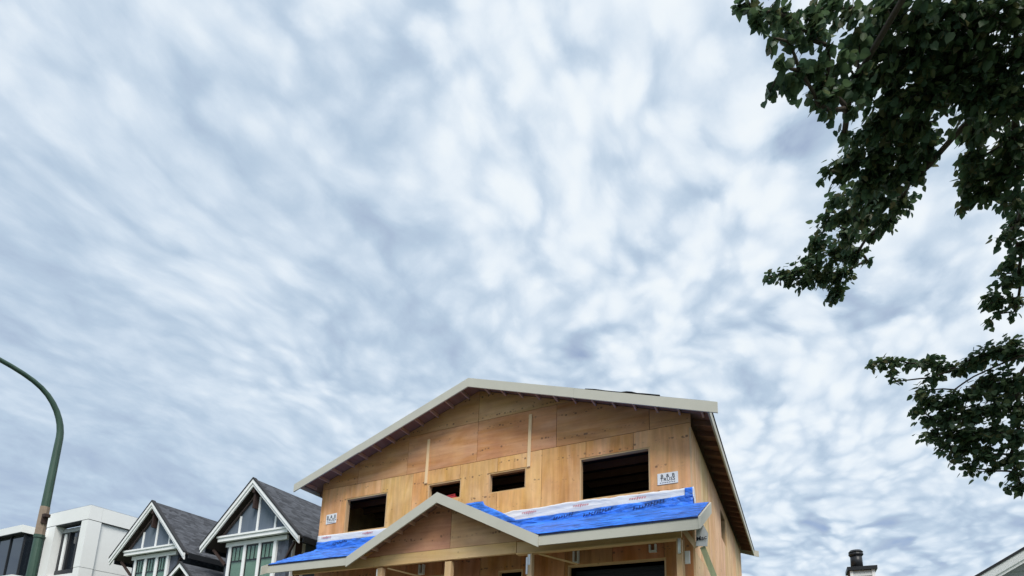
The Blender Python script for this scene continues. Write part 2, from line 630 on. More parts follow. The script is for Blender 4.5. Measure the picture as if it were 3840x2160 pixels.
def leaf_mat():
    m, t = new_mat('leaf_green')
    geo = t.n('ShaderNodeNewGeometry')
    rnd = geo.outputs['Random Per Island']
    col = t.ramp(rnd, [(0.0, (0.046, 0.092, 0.055)), (0.5, (0.078, 0.135, 0.066)), (0.85, (0.115, 0.165, 0.07)), (1.0, (0.15, 0.145, 0.07))])
    d = t.n('ShaderNodeBsdfPrincipled', ins={'Base Color': col, 'Roughness': 0.5, 'Specular IOR Level': 0.35})
    tr = t.n('ShaderNodeBsdfTranslucent', ins={'Color': col})
    mx = t.n('ShaderNodeMixShader', ins={0: 0.42, 1: d.outputs[0], 2: tr.outputs[0]})
    t.n('ShaderNodeOutputMaterial', ins={'Surface': mx.outputs[0]})


leaf_mat()
M = MATS

# ------------------------------------------------------------------ ground, road, pavement
struct(MB().box(-400, 400, -400, 400, -0.3, 0.0).build('ground', M['grass']))
struct(MB().box(-300, 300, -6.2, 3.9, -0.1, 0.006).build('road', M['asphalt']))
struct(MB().box(-300, 300, 3.9, 4.05, -0.1, 0.13).build('kerb', M['concrete']))
struct(MB().box(-300, 300, 4.05, 6.6, -0.1, 0.12).build('verge', M['grass']))
struct(MB().box(-300, 300, 6.6, 8.1, -0.1, 0.125).build('pavement', M['pavement']))

# ------------------------------------------------------------------ the house under construction
H = CAM_H
XL, XR, YF, YB, XC = -13.58, -1.91, 12.65, 24.9, -7.745
ZR, PM = 8.73 + H, 0.339                 # ridge height, main roof pitch
YR = 12.0                                # plane of the front rake boards
FLOOR, PLATE = 2.4, 6.49 + H             # ground floor level, top joint of the upper storey
HOUSE = thing('house_under_construction', 'unfinished two storey house sheathed in bare plywood with blue underlayment on its porch roof',
              'house', (XC, 18.8, 0.0))


def zroof(x):
    return ZR - PM * abs(x - XC)


front = lambda u, v: (u, YF, v)
rnd = random.Random(11)
WIN = [(-12.52, -10.86, 4.90 + H, 6.05 + H), (-9.36, -8.22, 5.49 + H, 6.06 + H),
       (-7.33, -6.18, 5.47 + H, 6.08 + H), (-4.67, -2.88, 4.90 + H, 6.05 + H)]
GAR = (-4.96, -2.56, FLOOR, 3.265 + H)
DOOR = (-6.92, -6.20, FLOOR, 3.275 + H)
SIDEW = (-9.36, -8.3, 2.9, 3.30 + H)
OPEN = WIN + [GAR, DOOR, SIDEW]
under = [(-PM, 1, ZR - PM * XC * 1 - 0.05 - 0.0), (PM, 1, ZR + PM * XC - 0.05)]
# z <= ZR - PM*(XC-x)  ->  z - PM*x <= ZR - PM*XC   and   z + PM*x <= ZR + PM*XC
wall_f = MB()
wall_f.box(XL + 0.02, XL + 0.14, YF + 0.16, YF + 0.2, FLOOR, 8.0)
# studs behind the sheathing are hidden; the wall part is the sill plate carrying its sheets
fw = MB().box(XL, XR, YF + 0.02, YF + 0.15, FLOOR - 0.04, FLOOR).build('front_wall', M['lumber_x'], HOUSE)
tan, yel, org, red = (0.69, 0.375, 0.155), (0.69, 0.415, 0.165), (0.69, 0.355, 0.14), (0.50, 0.235, 0.105)
up_j = [(XL, org), (-12.36, tan), (-11.14, yel), (-9.92, yel), (-9.40, tan), (-8.27, tan), (-7.05, yel), (-5.725, org), (-4.50, org), (-3.28, tan), (XR, None)]
for i in range(len(up_j) - 1):
    c = tuple(k * rnd.uniform(0.93, 1.06) for k in up_j[i][1])
    ua, ub = up_j[i][0], up_j[i + 1][0]
    cut = [w for w in WIN if w[0] <= ua and w[1] >= ub]
    for va, vb in ([(4.05 + H, cut[0][2] + 0.006), (cut[0][3] - 0.006, PLATE)] if cut else [(4.05 + H, PLATE)]):
        sheet('plywood_sheet', M['plywood_vertical'], fw, ua, ub, va, vb, front, (0, 1, 0), 0.018, OPEN, (), c)
lo_j = [XL + 1.22 * i for i in range(10)] + [XR]
for i in range(len(lo_j) - 1):
    c = tuple(k * rnd.uniform(0.85, 1.0) for k in red)
    sheet('plywood_sheet', M['plywood_vertical'], fw, lo_j[i], lo_j[i + 1], FLOOR, 4.05 + H, front, (0, 1, 0), 0.018, OPEN, (), c)
mid = [XL, -12.1, -10.18, -7.74, -5.32, -2.88, XR]
midc = [(0.57, 0.305, 0.135), (0.58, 0.315, 0.14), (0.57, 0.30, 0.14), (0.58, 0.295, 0.14), (0.56, 0.30, 0.135), (0.58, 0.31, 0.135)]
for i in range(6):
    sheet('plywood_sheet', M['plywood_horizontal'], fw, mid[i], mid[i + 1], PLATE, PLATE + 1.22, front, (0, 1, 0), 0.018, (), under, midc[i])
for a, b, c in ((XL, -7.74, (0.56, 0.32, 0.145)), (-7.74, XR, (0.60, 0.37, 0.175))):
    sheet('plywood_sheet', M['plywood_horizontal'], fw, a, b, PLATE + 1.22, ZR, front, (0, 1, 0), 0.018, (), under, c)
# stud wall behind the sheets (dark joints show between them)
sheet('stud_wall', M['backing_dark'], fw, XL + 0.03, XR - 0.03, FLOOR, ZR, lambda u, v: (u, YF + 0.02, v), (0, 1, 0), 0.10, OPEN, under)
MB().box(XR - 0.045, XR - 0.004, YF - 0.003, YF + 0.018, FLOOR, 7.95).build('corner_stud', M['lumber_z'], fw)

# rough openings: header, sill and jambs of new lumber, inside them the rooms painted near-black
for x0, x1, z0, z1 in OPEN:
    wo = MB().box(x0, x1, YF + 0.012, YF + 0.15, z1 - 0.038, z1).build('window_opening' if z0 > 4 else 'door_opening', M['lumber_x'], HOUSE)
    MB().box(x0, x0 + 0.038, YF + 0.012, YF + 0.15, z0 + 0.038, z1 - 0.038).build('jamb', M['lumber_z'], wo)
    MB().box(x1 - 0.038, x1, YF + 0.012, YF + 0.15, z0 + 0.038, z1 - 0.038).build('jamb', M['lumber_z'], wo)
    MB().box(x0, x1, YF + 0.012, YF + 0.15, z0, z0 + 0.038).build('sill', M['lumber_x'], wo)

# right-hand side wall
side = lambda u, v: (XR, u, v)
SW = (17.95, 19.25, 5.13 + H, 6.10 + H)
sw = MB().box(XR - 0.15, XR - 0.02, YF + 0.16, YB, FLOOR - 0.04, FLOOR).build('side_wall', M['lumber_y'], HOUSE)
y = YF + 0.02
k = 0
while y < YB - 0.05:
    y2 = min(y + 1.22, YB)
    for z0, z1 in ((FLOOR, 4.95), (4.95, 7.98)):
        c = tuple(q * rnd.uniform(0.92, 1.06) for q in (0.72, 0.50, 0.27))
        sheet('plywood_sheet', M['plywood_side'], sw, y, y2, z0, z1, side, (-1, 0, 0), 0.018, [SW], (), c, 0.003)
    y = y2
sheet('stud_wall', M['backing_dark'], sw, YF + 0.16, YB - 0.02, FLOOR, 7.98, lambda u, v: (XR - 0.02, u, v), (-1, 0, 0), 0.10, [SW])
wo = MB().box(XR - 0.15, XR - 0.012, SW[0], SW[1], SW[3] - 0.038, SW[3]).build('window_opening', M['lumber_y'], HOUSE)
MB().box(XR - 0.15, XR - 0.012, SW[0], SW[0] + 0.038, SW[2], SW[3] - 0.038).build('jamb', M['lumber_z'], wo)
MB().box(XR - 0.15, XR - 0.012, SW[1] - 0.038, SW[1], SW[2], SW[3] - 0.038).build('jamb', M['lumber_z'], wo)
# left and rear walls
MB().box(XL, XL + 0.13, YF + 0.05, YB, FLOOR, 8.0).build('left_wall', M['plywood_side'], HOUSE, color=(0.55, 0.38, 0.2))
rw = MB()
rw.prism([(XL + 0.14, YB - 0.12, FLOOR), (XR - 0.16, YB - 0.12, FLOOR), (XR - 0.16, YB - 0.12, 8.0), (XC, YB - 0.12, ZR - 0.1), (XL + 0.14, YB - 0.12, 8.0)], (0, 0.11, 0))
rw.build('rear_wall', M['plywood_vertical'], HOUSE, color=(0.55, 0.38, 0.2))
MB().box(XL + 0.06, XR - 0.06, YF + 0.06, YB - 0.06, 0.0, FLOOR - 0.05).build('foundation', M['concrete'], HOUSE)
# rooms with their shade painted into the colour: floor deck, partition, attic floor with joists
MB().box(XL + 0.14, XR - 0.16, YF + 0.16, YB - 0.14, 5.30, 5.62).build('floor_deck', M['interior_shade'], HOUSE)
MB().box(XL + 0.14, XR - 0.16, YF + 0.16, YB - 0.14, FLOOR - 0.03, FLOOR + 0.0).build('floor_deck', M['interior_shade'], HOUSE)
cl = MB().box(XL + 0.14, XR - 0.16, YF + 0.16, YB - 0.14, 8.0, 8.03).build('ceiling', M['interior_shade'], HOUSE)
for i in range(9):
    yy = YF + 0.55 + i * 0.61
    MB().box(XL + 0.2, XR - 0.2, yy, yy + 0.04, 7.80, 7.995).build('ceiling_joist', M['rafter_wood'], cl)
for xx in (-10.2, -7.9, -5.3):
    MB().box(xx, xx + 0.1, YF + 0.2, YB - 0.15, FLOOR + 0.01, 5.29).build('partition', M['interior_shade'], HOUSE)
    MB().box(xx, xx + 0.1, YF + 0.2, YB - 0.15, 5.63, 7.79).build('partition', M['interior_shade'], HOUSE)
MB().box(XL + 0.2, XR - 0.2, YF + 5.0, YF + 5.1, 5.63, 7.79).build('partition', M['interior_shade'], HOUSE)
gd = MB().box(GAR[0] + 0.04, GAR[1] - 0.04, YF + 0.45, YF + 0.47, FLOOR + 0.01, 4.80).build('roll_door', M['black_metal'], HOUSE)
for i in range(8):
    MB().box(GAR[0] + 0.05, GAR[1] - 0.05, YF + 0.43, YF + 0.448, 4.72 - i * 0.1, 4.765 - i * 0.1).build('slat', M['black_metal'], gd)

# main roof ---------------------------------------------------------------
XE0, XE1 = -14.07, -1.42                 # eaves
YR2 = 25.55
for s, xe in ((-1, XE0), (1, XE1)):
    ring = [(XC, YR + 0.045, ZR - 0.012), (xe, YR + 0.045, zroof(xe) - 0.012), (xe, YR + 0.045, zroof(xe) - 0.032), (XC, YR + 0.045, ZR - 0.032)]
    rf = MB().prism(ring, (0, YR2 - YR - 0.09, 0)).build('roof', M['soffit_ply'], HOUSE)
    ring = [(XC, YR + 0.02, ZR + 0.006), (xe + s * 0.02, YR + 0.02, zroof(xe + s * 0.02) + 0.006), (xe + s * 0.02, YR + 0.02, zroof(xe + s * 0.02) - 0.008), (XC, YR + 0.02, ZR - 0.008)]
    MB().prism(ring, (0, YR2 - YR - 0.04, 0)).build('roofing_felt', M['felt_black'], rf)
    # front lookouts
    n = 12
    for i in range(n):
        x = XC + s * (0.35 + i * (abs(xe - XC) - 0.55) / (n - 1))
        zc = zroof(x) - 0.032
        MB().prism([(x - 0.02, YR + 0.045, zc - 0.09), (x + 0.02, YR + 0.045, zc - 0.09), (x + 0.02, YR + 0.045, zc - 0.001 - PM * s * 0.02), (x - 0.02, YR + 0.045, zc - 0.001 + PM * s * 0.02)],
                   (0, YF - YR - 0.05, 0)).build('lookout', M['lookout_wood'], rf)
    # rafter tails along the eave
    yy = YF + 0.3
    xw = XL if s < 0 else XR
    while yy < YR2 - 0.2:
        a, b = xw + s * 0.003, xe - s * 0.05
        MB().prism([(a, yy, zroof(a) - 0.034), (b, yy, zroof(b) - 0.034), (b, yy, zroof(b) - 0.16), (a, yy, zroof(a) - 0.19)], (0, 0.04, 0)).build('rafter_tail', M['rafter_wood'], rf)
        yy += 0.61
    # eave fascia
    x = xe
    MB().box(min(x, x - s * 0.04), max(x, x - s * 0.04), YR + 0.047, YR2 - 0.047, zroof(x) - (0.235 if s > 0 else 0.15), zroof(x) - 0.034).build('fascia_board', M['primed_fascia'], HOUSE)


def rake(x0, z0, x1, z1, h, y0, th, name='rake_board'):
    return MB().prism([(x0, y0, z0 - h), (x1, y0, z1 - h), (x1, y0, z1), (x0, y0, z0)], (0, th, 0)).build(name, M['primed_fascia'], HOUSE)


for y0 in (YR, YR2 - 0.04):
    rake(XC, ZR, -11.55, zroof(-11.55), 0.262, y0, 0.04)
    rake(-11.553, zroof(-11.55) + 0.012, -14.2, zroof(-14.2) + 0.012, 0.258, y0 + 0.003, 0.04)
    rake(XC + 0.001, ZR, -4.6, zroof(-4.6), 0.262, y0, 0.04)
    rake(-4.597, zroof(-4.597) - 0.006, -1.237, zroof(-1.237) - 0.006, 0.258, y0 + 0.002, 0.04)
# a lifted edge of felt on the right-hand slope
fb = MB()
prev = None
for i in range(15):
    x = -4.3 + i * 0.13
    z = zroof(x) + 0.012 + 0.04 * max(0, math.sin(i * 0.9)) * (1 - abs(i - 8) / 9) + 0.02 * (i > 10)
    cur = [(x, YR - 0.004, z - 0.012), (x, YR - 0.004, z), (x, YR + 0.5, zroof(x) + 0.016), (x, YR + 0.5, zroof(x) + 0.008)]
    if prev:
        for a in range(4):
            fb.poly([prev[a], cur[a], cur[(a + 1) % 4], prev[(a + 1) % 4]])
    else:
        fb.poly(cur)
    prev = cur
fb.poly(prev[::-1])
fb.build('loose_felt', M['felt_black'], HOUSE)
# two temporary boards nailed upright on the gable
for xb, z0, z1, dx in ((-9.435, 6.09 + H, 7.48 + H, 0.02), (-6.10, 6.06 + H, 7.57 + H, 0.02)):
    MB().prism([(xb - 0.045, YF - 0.035, z0), (xb + 0.045, YF - 0.035, z0), (xb + 0.045 + dx, YF - 0.035, z1), (xb - 0.045 + dx, YF - 0.035, z1)], (0, 0.033, 0)).build(
        'temporary_board', M['pale_board'], HOUSE)

# porch ---------------------------------------------------------------------
YP, ZP, SM = 10.9, 3.575 + H, 0.5        # fascia plane, eave height, shed pitch
PX0, PX1, GX0, GX1, GZ, GM = -13.57, -1.57, -10.52, -5.0, 4.945 + H, 0.505
zshed = lambda yy: ZP + SM * (yy - YP)
zg = lambda x: GZ - GM * abs(x - XC)


def slab(name, ring_xy, zf, th, m, parent, lift=0.0):
    b = MB()
    top = [(x, yy, zf(x, yy) + lift) for x, yy in ring_xy]
    b.prism([(x, yy, z - th) for x, yy, z in top], (0, 0, th))
    return b.build(name, m, parent)


PR = []
for s in (-1, 1):
    xo, xg, xv = (PX0, GX0 + 0.05, XC - 0.98) if s < 0 else (PX1, GX1 - 0.05, XC + 0.98)
    xo_in = xo - s * -0.0
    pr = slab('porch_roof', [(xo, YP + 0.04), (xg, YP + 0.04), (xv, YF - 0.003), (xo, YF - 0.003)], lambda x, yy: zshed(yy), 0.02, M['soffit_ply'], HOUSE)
    PR.append(pr)
    # rafters of the shed roof
    x = xo - s * 0.25
    while (x - xg) * s > 0.1:
        MB().prism([(x - 0.02, YP + 0.045, zshed(YP + 0.045) - 0.021), (x - 0.02, YF - 0.004, zshed(YF) - 0.023), (x - 0.02, YF - 0.004, zshed(YF) - 0.16), (x - 0.02, YP + 0.045, zshed(YP) - 0.13)],
                   (0.04, 0, 0)).build('rafter', M['rafter_wood'], pr)
        x -= s * 0.41
    # front fascia
    MB().box(min(xo, xg), max(xo, xg), YP, YP + 0.038, ZP - 0.25, ZP - 0.006).build('fascia_board', M['primed_fascia'], HOUSE)
    # end rake with a tail that runs on past the fascia
    ye = YP - 0.21 if s < 0 else YP - 0.012
    MB().prism([(xo, ye, zshed(ye) + 0.01), (xo, YF + (0.0 if s < 0 else 0.02), zshed(YF) + 0.01), (xo, YF + (0.0 if s < 0 else 0.02), zshed(YF) - 0.25), (xo, ye, zshed(ye) - 0.24)],
               (s * 0.04, 0, 0)).build('rake_board', M['primed_fascia'], HOUSE)
    # gable slope
    gr = slab('gable_roof', [(xg, YP + 0.04), (XC, YP + 0.04), (XC, YF - 0.003), (xv, YF - 0.003)], lambda x, yy: zg(x), 0.02, M['soffit_ply'], HOUSE, 0.004)
    for i in range(7):
        x = XC + s * (0.22 + i * 0.39)
        zc = zg(x) - 0.018
        MB().prism([(x - 0.02, YP + 0.045, zc - 0.085), (x + 0.02, YP + 0.045, zc - 0.085), (x + 0.02, YP + 0.045, zc - GM * s * 0.02), (x - 0.02, YP + 0.045, zc + GM * s * 0.02)],
                   (0, 0.40, 0)).build('lookout', M['lookout_wood'], gr)
    xt = GX0 - 0.03 if s < 0 else GX1 + 0.03
    rake(XC, GZ + 0.01, xt, zg(xt) + 0.01, 0.272, YP - 0.045, 0.04)
YBM = 11.35
gw = MB().box(GX0 + 0.7, GX1 - 0.75, YBM + 0.001, YBM + 0.10, 3.335 + H, 3.615 + H).build('porch_beam', M['lumber_x'], HOUSE)
MB().box(-13.1, GX0 + 0.69, YBM + 0.012, YBM + 0.12, 3.345 + H, 3.60 + H).build('porch_beam', M['lumber_x'], HOUSE)
MB().box(GX1 - 0.74, -1.98, YBM + 0.012, YBM + 0.12, 3.33 + H, 3.60 + H).build('porch_beam', M['lumber_x'], HOUSE)
MB().box(GX1 - 0.74, -2.0, YBM - 0.02, YBM + 0.15, 3.292 + H, 3.328 + H).build('porch_beam', M['lumber_x'], HOUSE)
gun = [(-GM, 1, GZ - GM * XC - 0.03), (GM, 1, GZ + GM * XC - 0.03)]
gback = MB().box(GX0 + 1.0, GX1 - 1.0, YBM + 0.03, YBM + 0.1, 3.62 + H, 3.66 + H).build('gable_wall', M['lumber_x'], HOUSE)
for a, b, c in ((GX0 + 0.1, -7.61, (0.46, 0.24, 0.14)), (-7.61, GX1 - 0.1, (0.50, 0.31, 0.17))):
    sheet('plywood_sheet', M['plywood_horizontal'], gback, a, b, 3.618 + H, GZ, lambda u, v: (u, YBM, v), (0, 1, 0), 0.015, (), gun, c)
sheet('stud_wall', M['backing_dark'], gback, GX0 + 0.15, GX1 - 0.15, 3.70 + H, GZ, lambda u, v: (u, YBM + 0.017, v), (0, 1, 0), 0.03, (), [(a, b, c - 0.03) for a, b, c in gun])
# posts
for x, w in ((-9.81, 0.17), (-7.64, 0.18), (-5.40, 0.12), (-2.03, 0.11)):
    po = MB().box(x - w / 2, x + w / 2, YBM + 0.0, YBM + 0.14, FLOOR, 3.29 + H).build('porch_post', M['lumber_z'], HOUSE)
    if x == -2.03:
        MB().tube([(x + 0.01, YBM - 0.03, 2.98 + H), (x + 0.01, YBM - 0.03, 3.29 + H)], 0.03, 10).build('metal_sleeve', M['white_plastic'], po, True)
    if x == -5.40:
        MB().box(x - 0.03, x + 0.025, YBM - 0.006, YBM - 0.001, 3.02 + H, 3.27 + H).build('steel_strap', M['galvanized'], po)
        MB().box(x - 0.075, x - 0.03, YBM - 0.02, YBM - 0.001, 2.8 + H, 3.2 + H).build('steel_strap', M['galvanized'], po)
    if x == -9.81:
        MB().box(x - 0.085, x - 0.055, YBM - 0.02, YBM - 0.001, 2.7 + H, 3.25 + H).build('metal_sleeve', M['white_plastic'], po)
# knee braces against the wall, porch floor, steps
for x in (-9.6, -5.2):
    MB().bar((x, YBM + 0.07, 3.28 + H), (x + 0.75, YBM + 0.6, 3.10 + H), 0.03, 0.035).build('brace', M['lumber_x'], HOUSE)
MB().box(-13.5, -2.0, YBM - 0.1, YF, 0.0, FLOOR - 0.03).build('porch_floor', M['concrete'], HOUSE)
st = MB().box(-9.0, -6.4, YBM - 0.4, YBM - 0.1, 0, FLOOR - 0.2).build('steps', M['concrete'], HOUSE)
for i in range(11):
    MB().box(-9.0, -6.4, YBM - 0.4 - 0.26 * (i + 1), YBM - 0.4 - 0.26 * i - 0.001, 0, FLOOR - 0.2 - 0.19 * (i + 1)).build('step', M['concrete'], st)
# U-shaped fixture boxes on the porch wall
for x0, x1, z0, z1 in ((-4.80, -4.65, 3.29, 3.61), (-2.93, -2.76, 3.40, 3.58), (-9.45, -9.28, 3.34, 3.63)):
    b = MB().box(x0, x0 + 0.04, YF - 0.09, YF - 0.002, z0 + 0.04 + H, z1 + H).box(x1 - 0.04, x1, YF - 0.09, YF - 0.002, z0 + 0.04 + H, z1 + H)
    b.box(x0, x1, YF - 0.09, YF - 0.002, z0 + H, z0 + 0.04 + H)
    b.build('fixture_box', M['white_plastic'], HOUSE)
# wiring box by the right-hand post
fx = MB().box(-2.06, -2.04, 12.0, 12.03, FLOOR, 3.5 + H).build('conduit', M['lumber_z'], HOUSE)
MB().box(-2.03, -1.93, 12.0, 12.05, 2.92 + H, 3.2 + H).build('junction_box', M['white_plastic'], HOUSE)

# blue underlayment, laid in creased sheets over the shed roofs and turned up the wall
def creased(name, m, pts_fn, nu, nv, parent, amp, nrm, seed, th=0.004):
    """grid sheet pts_fn(u,v) for u,v in 0..1, creased along u, with a thickness"""
    b = MB()
    nrm = Vector(nrm).normalized()
    for lay in (0, 1):
        for j in range(nv + 1):
            for i in range(nu + 1):
                u, v = i / nu, j / nv
                p = Vector(pts_fn(u, v))
                q = mnoise.noise(Vector((p.x * 1.1 + seed, p.y * 7, p.z * 10))) + 0.6 * mnoise.noise(Vector((p.x * 3.2 + p.y * 4 + seed, p.y * 14, p.z * 18)))
                q -= 0.9 * max(0.0, 0.18 - abs(mnoise.noise(Vector((p.x * 0.9 + seed, p.y * 3 + p.z * 4, 7.7))))) / 0.18   # sharp creases
                b.v.append(tuple(p + nrm * (amp * (1.2 + q) * (0.35 if v in (0.0, 1.0) else 1.0) - th * lay)))
    n = (nu + 1) * (nv + 1)
    for j in range(nv):
        for i in range(nu):
            a = j * (nu + 1) + i
            b.f.append((a, a + 1, a + nu + 2, a + nu + 1))
            b.f.append((n + a + nu + 1, n + a + nu + 2, n + a + 1, n + a))
    edge = [i for i in range(nu)]
    for i in range(nu):
        b.f.append((i + 1, i, n + i, n + i + 1))
        a = nv * (nu + 1) + i
        b.f.append((a, a + 1, n + a + 1, n + a))
    for j in range(nv):
        a = j * (nu + 1)
        b.f.append((a, a + nu + 1, n + a + nu + 1, n + a))
        a += nu
        b.f.append((a + nu + 1, a, n + a, n + a + nu + 1))
    return b.build(name, m, parent, True, fix=False)


def lerp(a, b, t):
    return a + (b - a) * t


NS = (0, -SM, 1)
for s in (-1, 1):
    xo, xg, xv = (PX0 + 0.0, GX0 + 0.0, XC - 0.98) if s < 0 else (PX1 - 0.0, GX1 - 0.0, XC + 0.98)
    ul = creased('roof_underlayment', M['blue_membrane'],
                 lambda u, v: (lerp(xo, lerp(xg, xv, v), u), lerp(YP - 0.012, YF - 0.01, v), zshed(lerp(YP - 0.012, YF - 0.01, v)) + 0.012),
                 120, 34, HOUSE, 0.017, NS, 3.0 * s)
    MB().box(min(xo, xg), max(xo, xg), YP - 0.014, YP - 0.002, ZP - 0.03, ZP - 0.004).build('drip_edge', M['ink_navy'], HOUSE)
zj = zshed(YF)
# upturned blue strip on the wall, right and left of the gable, and following the gable slope
def wallstrip(name, m, x0, x1, zlo, zhi, dy, seed, nu, nv, amp):
    return creased(name, m, lambda u, v: (lerp(x0, x1, u), YF - dy, lerp(zlo(lerp(x0, x1, u)), zhi(lerp(x0, x1, u)), v)), nu, nv, HOUSE, amp, (0, -1, 0), seed)


wob = lambda x, f, a: a * mnoise.noise(Vector((x * f, 3.3, 1.7)))
wallstrip('wall_upturn', M['blue_membrane'], -6.62, XR, lambda x: zj - 0.02 if x > -6.4 else zg(x) - 0.02,
          lambda x: 4.655 + H + 0.035 * (x + 4) / 2 + wob(x, 2.5, 0.02), 0.022, 5, 70, 8, 0.014)
wallstrip('wall_upturn', M['blue_membrane'], XL, -9.9, lambda x: zj - 0.02 if x < -8.9 else zg(x), lambda x: 4.70 + H - 0.02 * (x + 13) + wob(x, 2.5, 0.03), 0.022, 9, 50, 8, 0.016)
wallstrip('wall_upturn', M['blue_membrane'], -8.03, -6.45, lambda x: zg(x) - 0.02,
          lambda x: (5.27 if x < -7.44 else lerp(5.18, 4.64, (x + 7.44) / 0.99)) + H + wob(x, 5, 0.02), 0.030, 14, 30, 8, 0.016)
ww = wallstrip('house_wrap', M['white_wrap'], -6.95, XR + 0.015, lambda x: 4.60 + H, lambda x: 4.87 + H + 0.03 * math.sin((x + 6.5) * 0.8) + wob(x, 2, 0.035) + wob(x, 7, 0.02), 0.007, 21, 110, 10, 0.012)
ww2 = wallstrip('house_wrap', M['white_wrap'], XL - 0.01, -10.70, lambda x: 4.66 + H, lambda x: 4.925 + H - 0.015 * (x + 13.6), 0.007, 25, 40, 6, 0.007)
# torn blue tab and the wrap folded round the right-hand corner
wallstrip('wall_upturn', M['blue_membrane'], -2.09, -1.915, lambda x: 4.62 + H, lambda x: 4.86 + H, 0.036, 31, 8, 8, 0.012)
creased('house_wrap', M['white_wrap'], lambda u, v: (XR + 0.012, lerp(YF - 0.02, YF + lerp(0.32, 0.06, v), u), lerp(zj - 0.02, 4.86 + H, v)), 8, 10, HOUSE, 0.008, (1, 0, 0), 41)
# printed marks: red emblems on the white wrap, dark lettering on the blue
r2 = random.Random(5)
for cx, cz in ((-6.06, 4.775), (-4.63, 4.775), (-3.2, 4.765), (-13.2, 4.83), (-11.5, 4.80)):
    b = MB()
    par = ww if cx > -8 else ww2
    for i in range(7):
        x = cx - 0.19 + i * 0.06
        hgt = 0.075 - 0.018 * abs(i - 3) + r2.uniform(-0.01, 0.01)
        b.prism([(x, YF - 0.036, cz + H - hgt / 2), (x + 0.016, YF - 0.036, cz + H - hgt / 2), (x + 0.045, YF - 0.036, cz + H + hgt / 2), (x + 0.024, YF - 0.036, cz + H + hgt / 2)], (0, 0.003, 0))
        b.prism([(x, YF - 0.037, cz + H), (x + 0.05, YF - 0.037, cz + H + 0.008), (x + 0.05, YF - 0.037, cz + H + 0.02), (x, YF - 0.037, cz + H + 0.012)], (0, 0.003, 0))
    b.build('printed_emblem', M['ink_red'], par)
for cx, z0, n in ((-5.35, 4.47, 8), (-4.55, 4.45, 11), (-3.30, 4.47, 11), (-12.9, 4.52, 9)):
    b = MB()
    for i in range(n):
        x, zz = cx + i * 0.07, z0 + H + i * 0.0095
        hgt = r2.uniform(0.05, 0.10)
        b.prism([(x, YF - 0.056, zz), (x + 0.018, YF - 0.056, zz + 0.004), (x + 0.044, YF - 0.056, zz + hgt), (x + 0.026, YF - 0.056, zz + hgt)], (0, 0.002, 0))
        q = zz + hgt * r2.choice((0.0, 0.4, 0.8))
        b.prism([(x + 0.02, YF - 0.057, q), (x + 0.065, YF - 0.057, q + 0.009), (x + 0.065, YF - 0.057, q + 0.025), (x + 0.02, YF - 0.057, q + 0.016)], (0, 0.002, 0))
    b.build('printed_lettering', M['ink_navy'], HOUSE)

# signs nailed to the wall ------------------------------------------------------
for nm, lab, x0, x1, z0, z1, tilt in (
        ('builder_sign', 'white B & B TRUSS sign between the biggest upper window opening and the house corner', -2.71, -2.235, 5.03 + H, 5.31 + H, 0.0),
        ('builder_sign', 'smaller white B & B TRUSS sign beside the upper window opening near the craftsman house', -13.29, -12.85, 5.28 + H, 5.60 + H, -0.02)):
    sg = thing(nm, lab, 'sign', ((x0 + x1) / 2, YF - 0.015, z0), 'truss signs on the plywood house')
    cx, cz = (x0 + x1) / 2, (z0 + z1) / 2
    MB().prism([(x0, YF - 0.014, z0), (x1, YF - 0.014, z0 - tilt), (x1, YF - 0.014, z1 - tilt), (x0, YF - 0.014, z1)], (0, 0.010, 0)).build('sign_panel', M['sign_white'], sg)
    hh = z1 - z0
    ux = (x1 - x0, 0, -tilt)
    lettering('lettering', 'B & B', M['ink_black'], sg, hh * 0.42, (cx, YF - 0.016, cz + hh * 0.22), ux, (0, 0, 1), 0.001, 0, 1.25, 0.0015)
    lettering('lettering', 'TRUSS', M['ink_black'], sg, hh * 0.42, (cx, YF - 0.016, cz - hh * 0.10), ux, (0, 0, 1), 0.001, 0, 1.05, 0.0015)
    b = MB()
    for i in range(9):
        xx = cx - (x1 - x0) * 0.38 + i * (x1 - x0) * 0.085
        b.box(xx, xx + 0.025, YF - 0.0165, YF - 0.0145, z0 + hh * 0.11, z0 + hh * 0.17)
    b.build('small_print', M['ink_navy'], sg)

# loose things at the house ----------------------------------------------------------
fl = thing('wrap_scrap', 'grey printed scrap of building wrap hanging at the right end of the porch roof', 'building wrap', (-1.57, 11.3, 3.07 + H))
MB().prism([(-1.67, 11.28, 3.47 + H), (-1.53, 11.3, 3.52 + H), (-1.45, 11.31, 3.34 + H), (-1.475, 11.29, 3.07 + H), (-1.685, 11.27, 3.09 + H)], (0, 0.02, 0)).build('wrap_panel', M['wrap_grey'], fl)
lettering('lettering', 'Mac', M['ink_black'], fl, 0.125, (-1.575, 11.266, 3.24 + H), (1, 0, 0.12), (0, 0, 1), 0.001, 0, 1.0, 0.002)
pb = thing('propped_board', 'stained green board leaning down from the porch end beside the pale side wall', 'board', (-0.5, 11.3, 0.0))
MB().prism([(-1.62, 11.32, 3.06 + H), (-1.52, 11.32, 3.09 + H), (-0.02, 11.32, 0.0), (-0.14, 11.32, 0.0)], (0, 0.035, 0)).build('plank', M['treated_green'], pb)
MB().bar((-1.92, 11.36, 3.46 + H), (-1.68, 11.33, 3.08 + H), 0.03, 0.09, (1, 0, 0.6)).build('cleat', M['lumber_z'], pb)
rd = thing('red_toolbox', 'small red metal toolbox standing on a window sill above the porch gable', 'toolbox', (-8.58, YF + 0.08, 5.528 + H))
MB().box(-8.74, -8.42, YF + 0.02, YF + 0.14, 5.529 + H, 5.60 + H).build('box_body', M['red_paint'], rd)
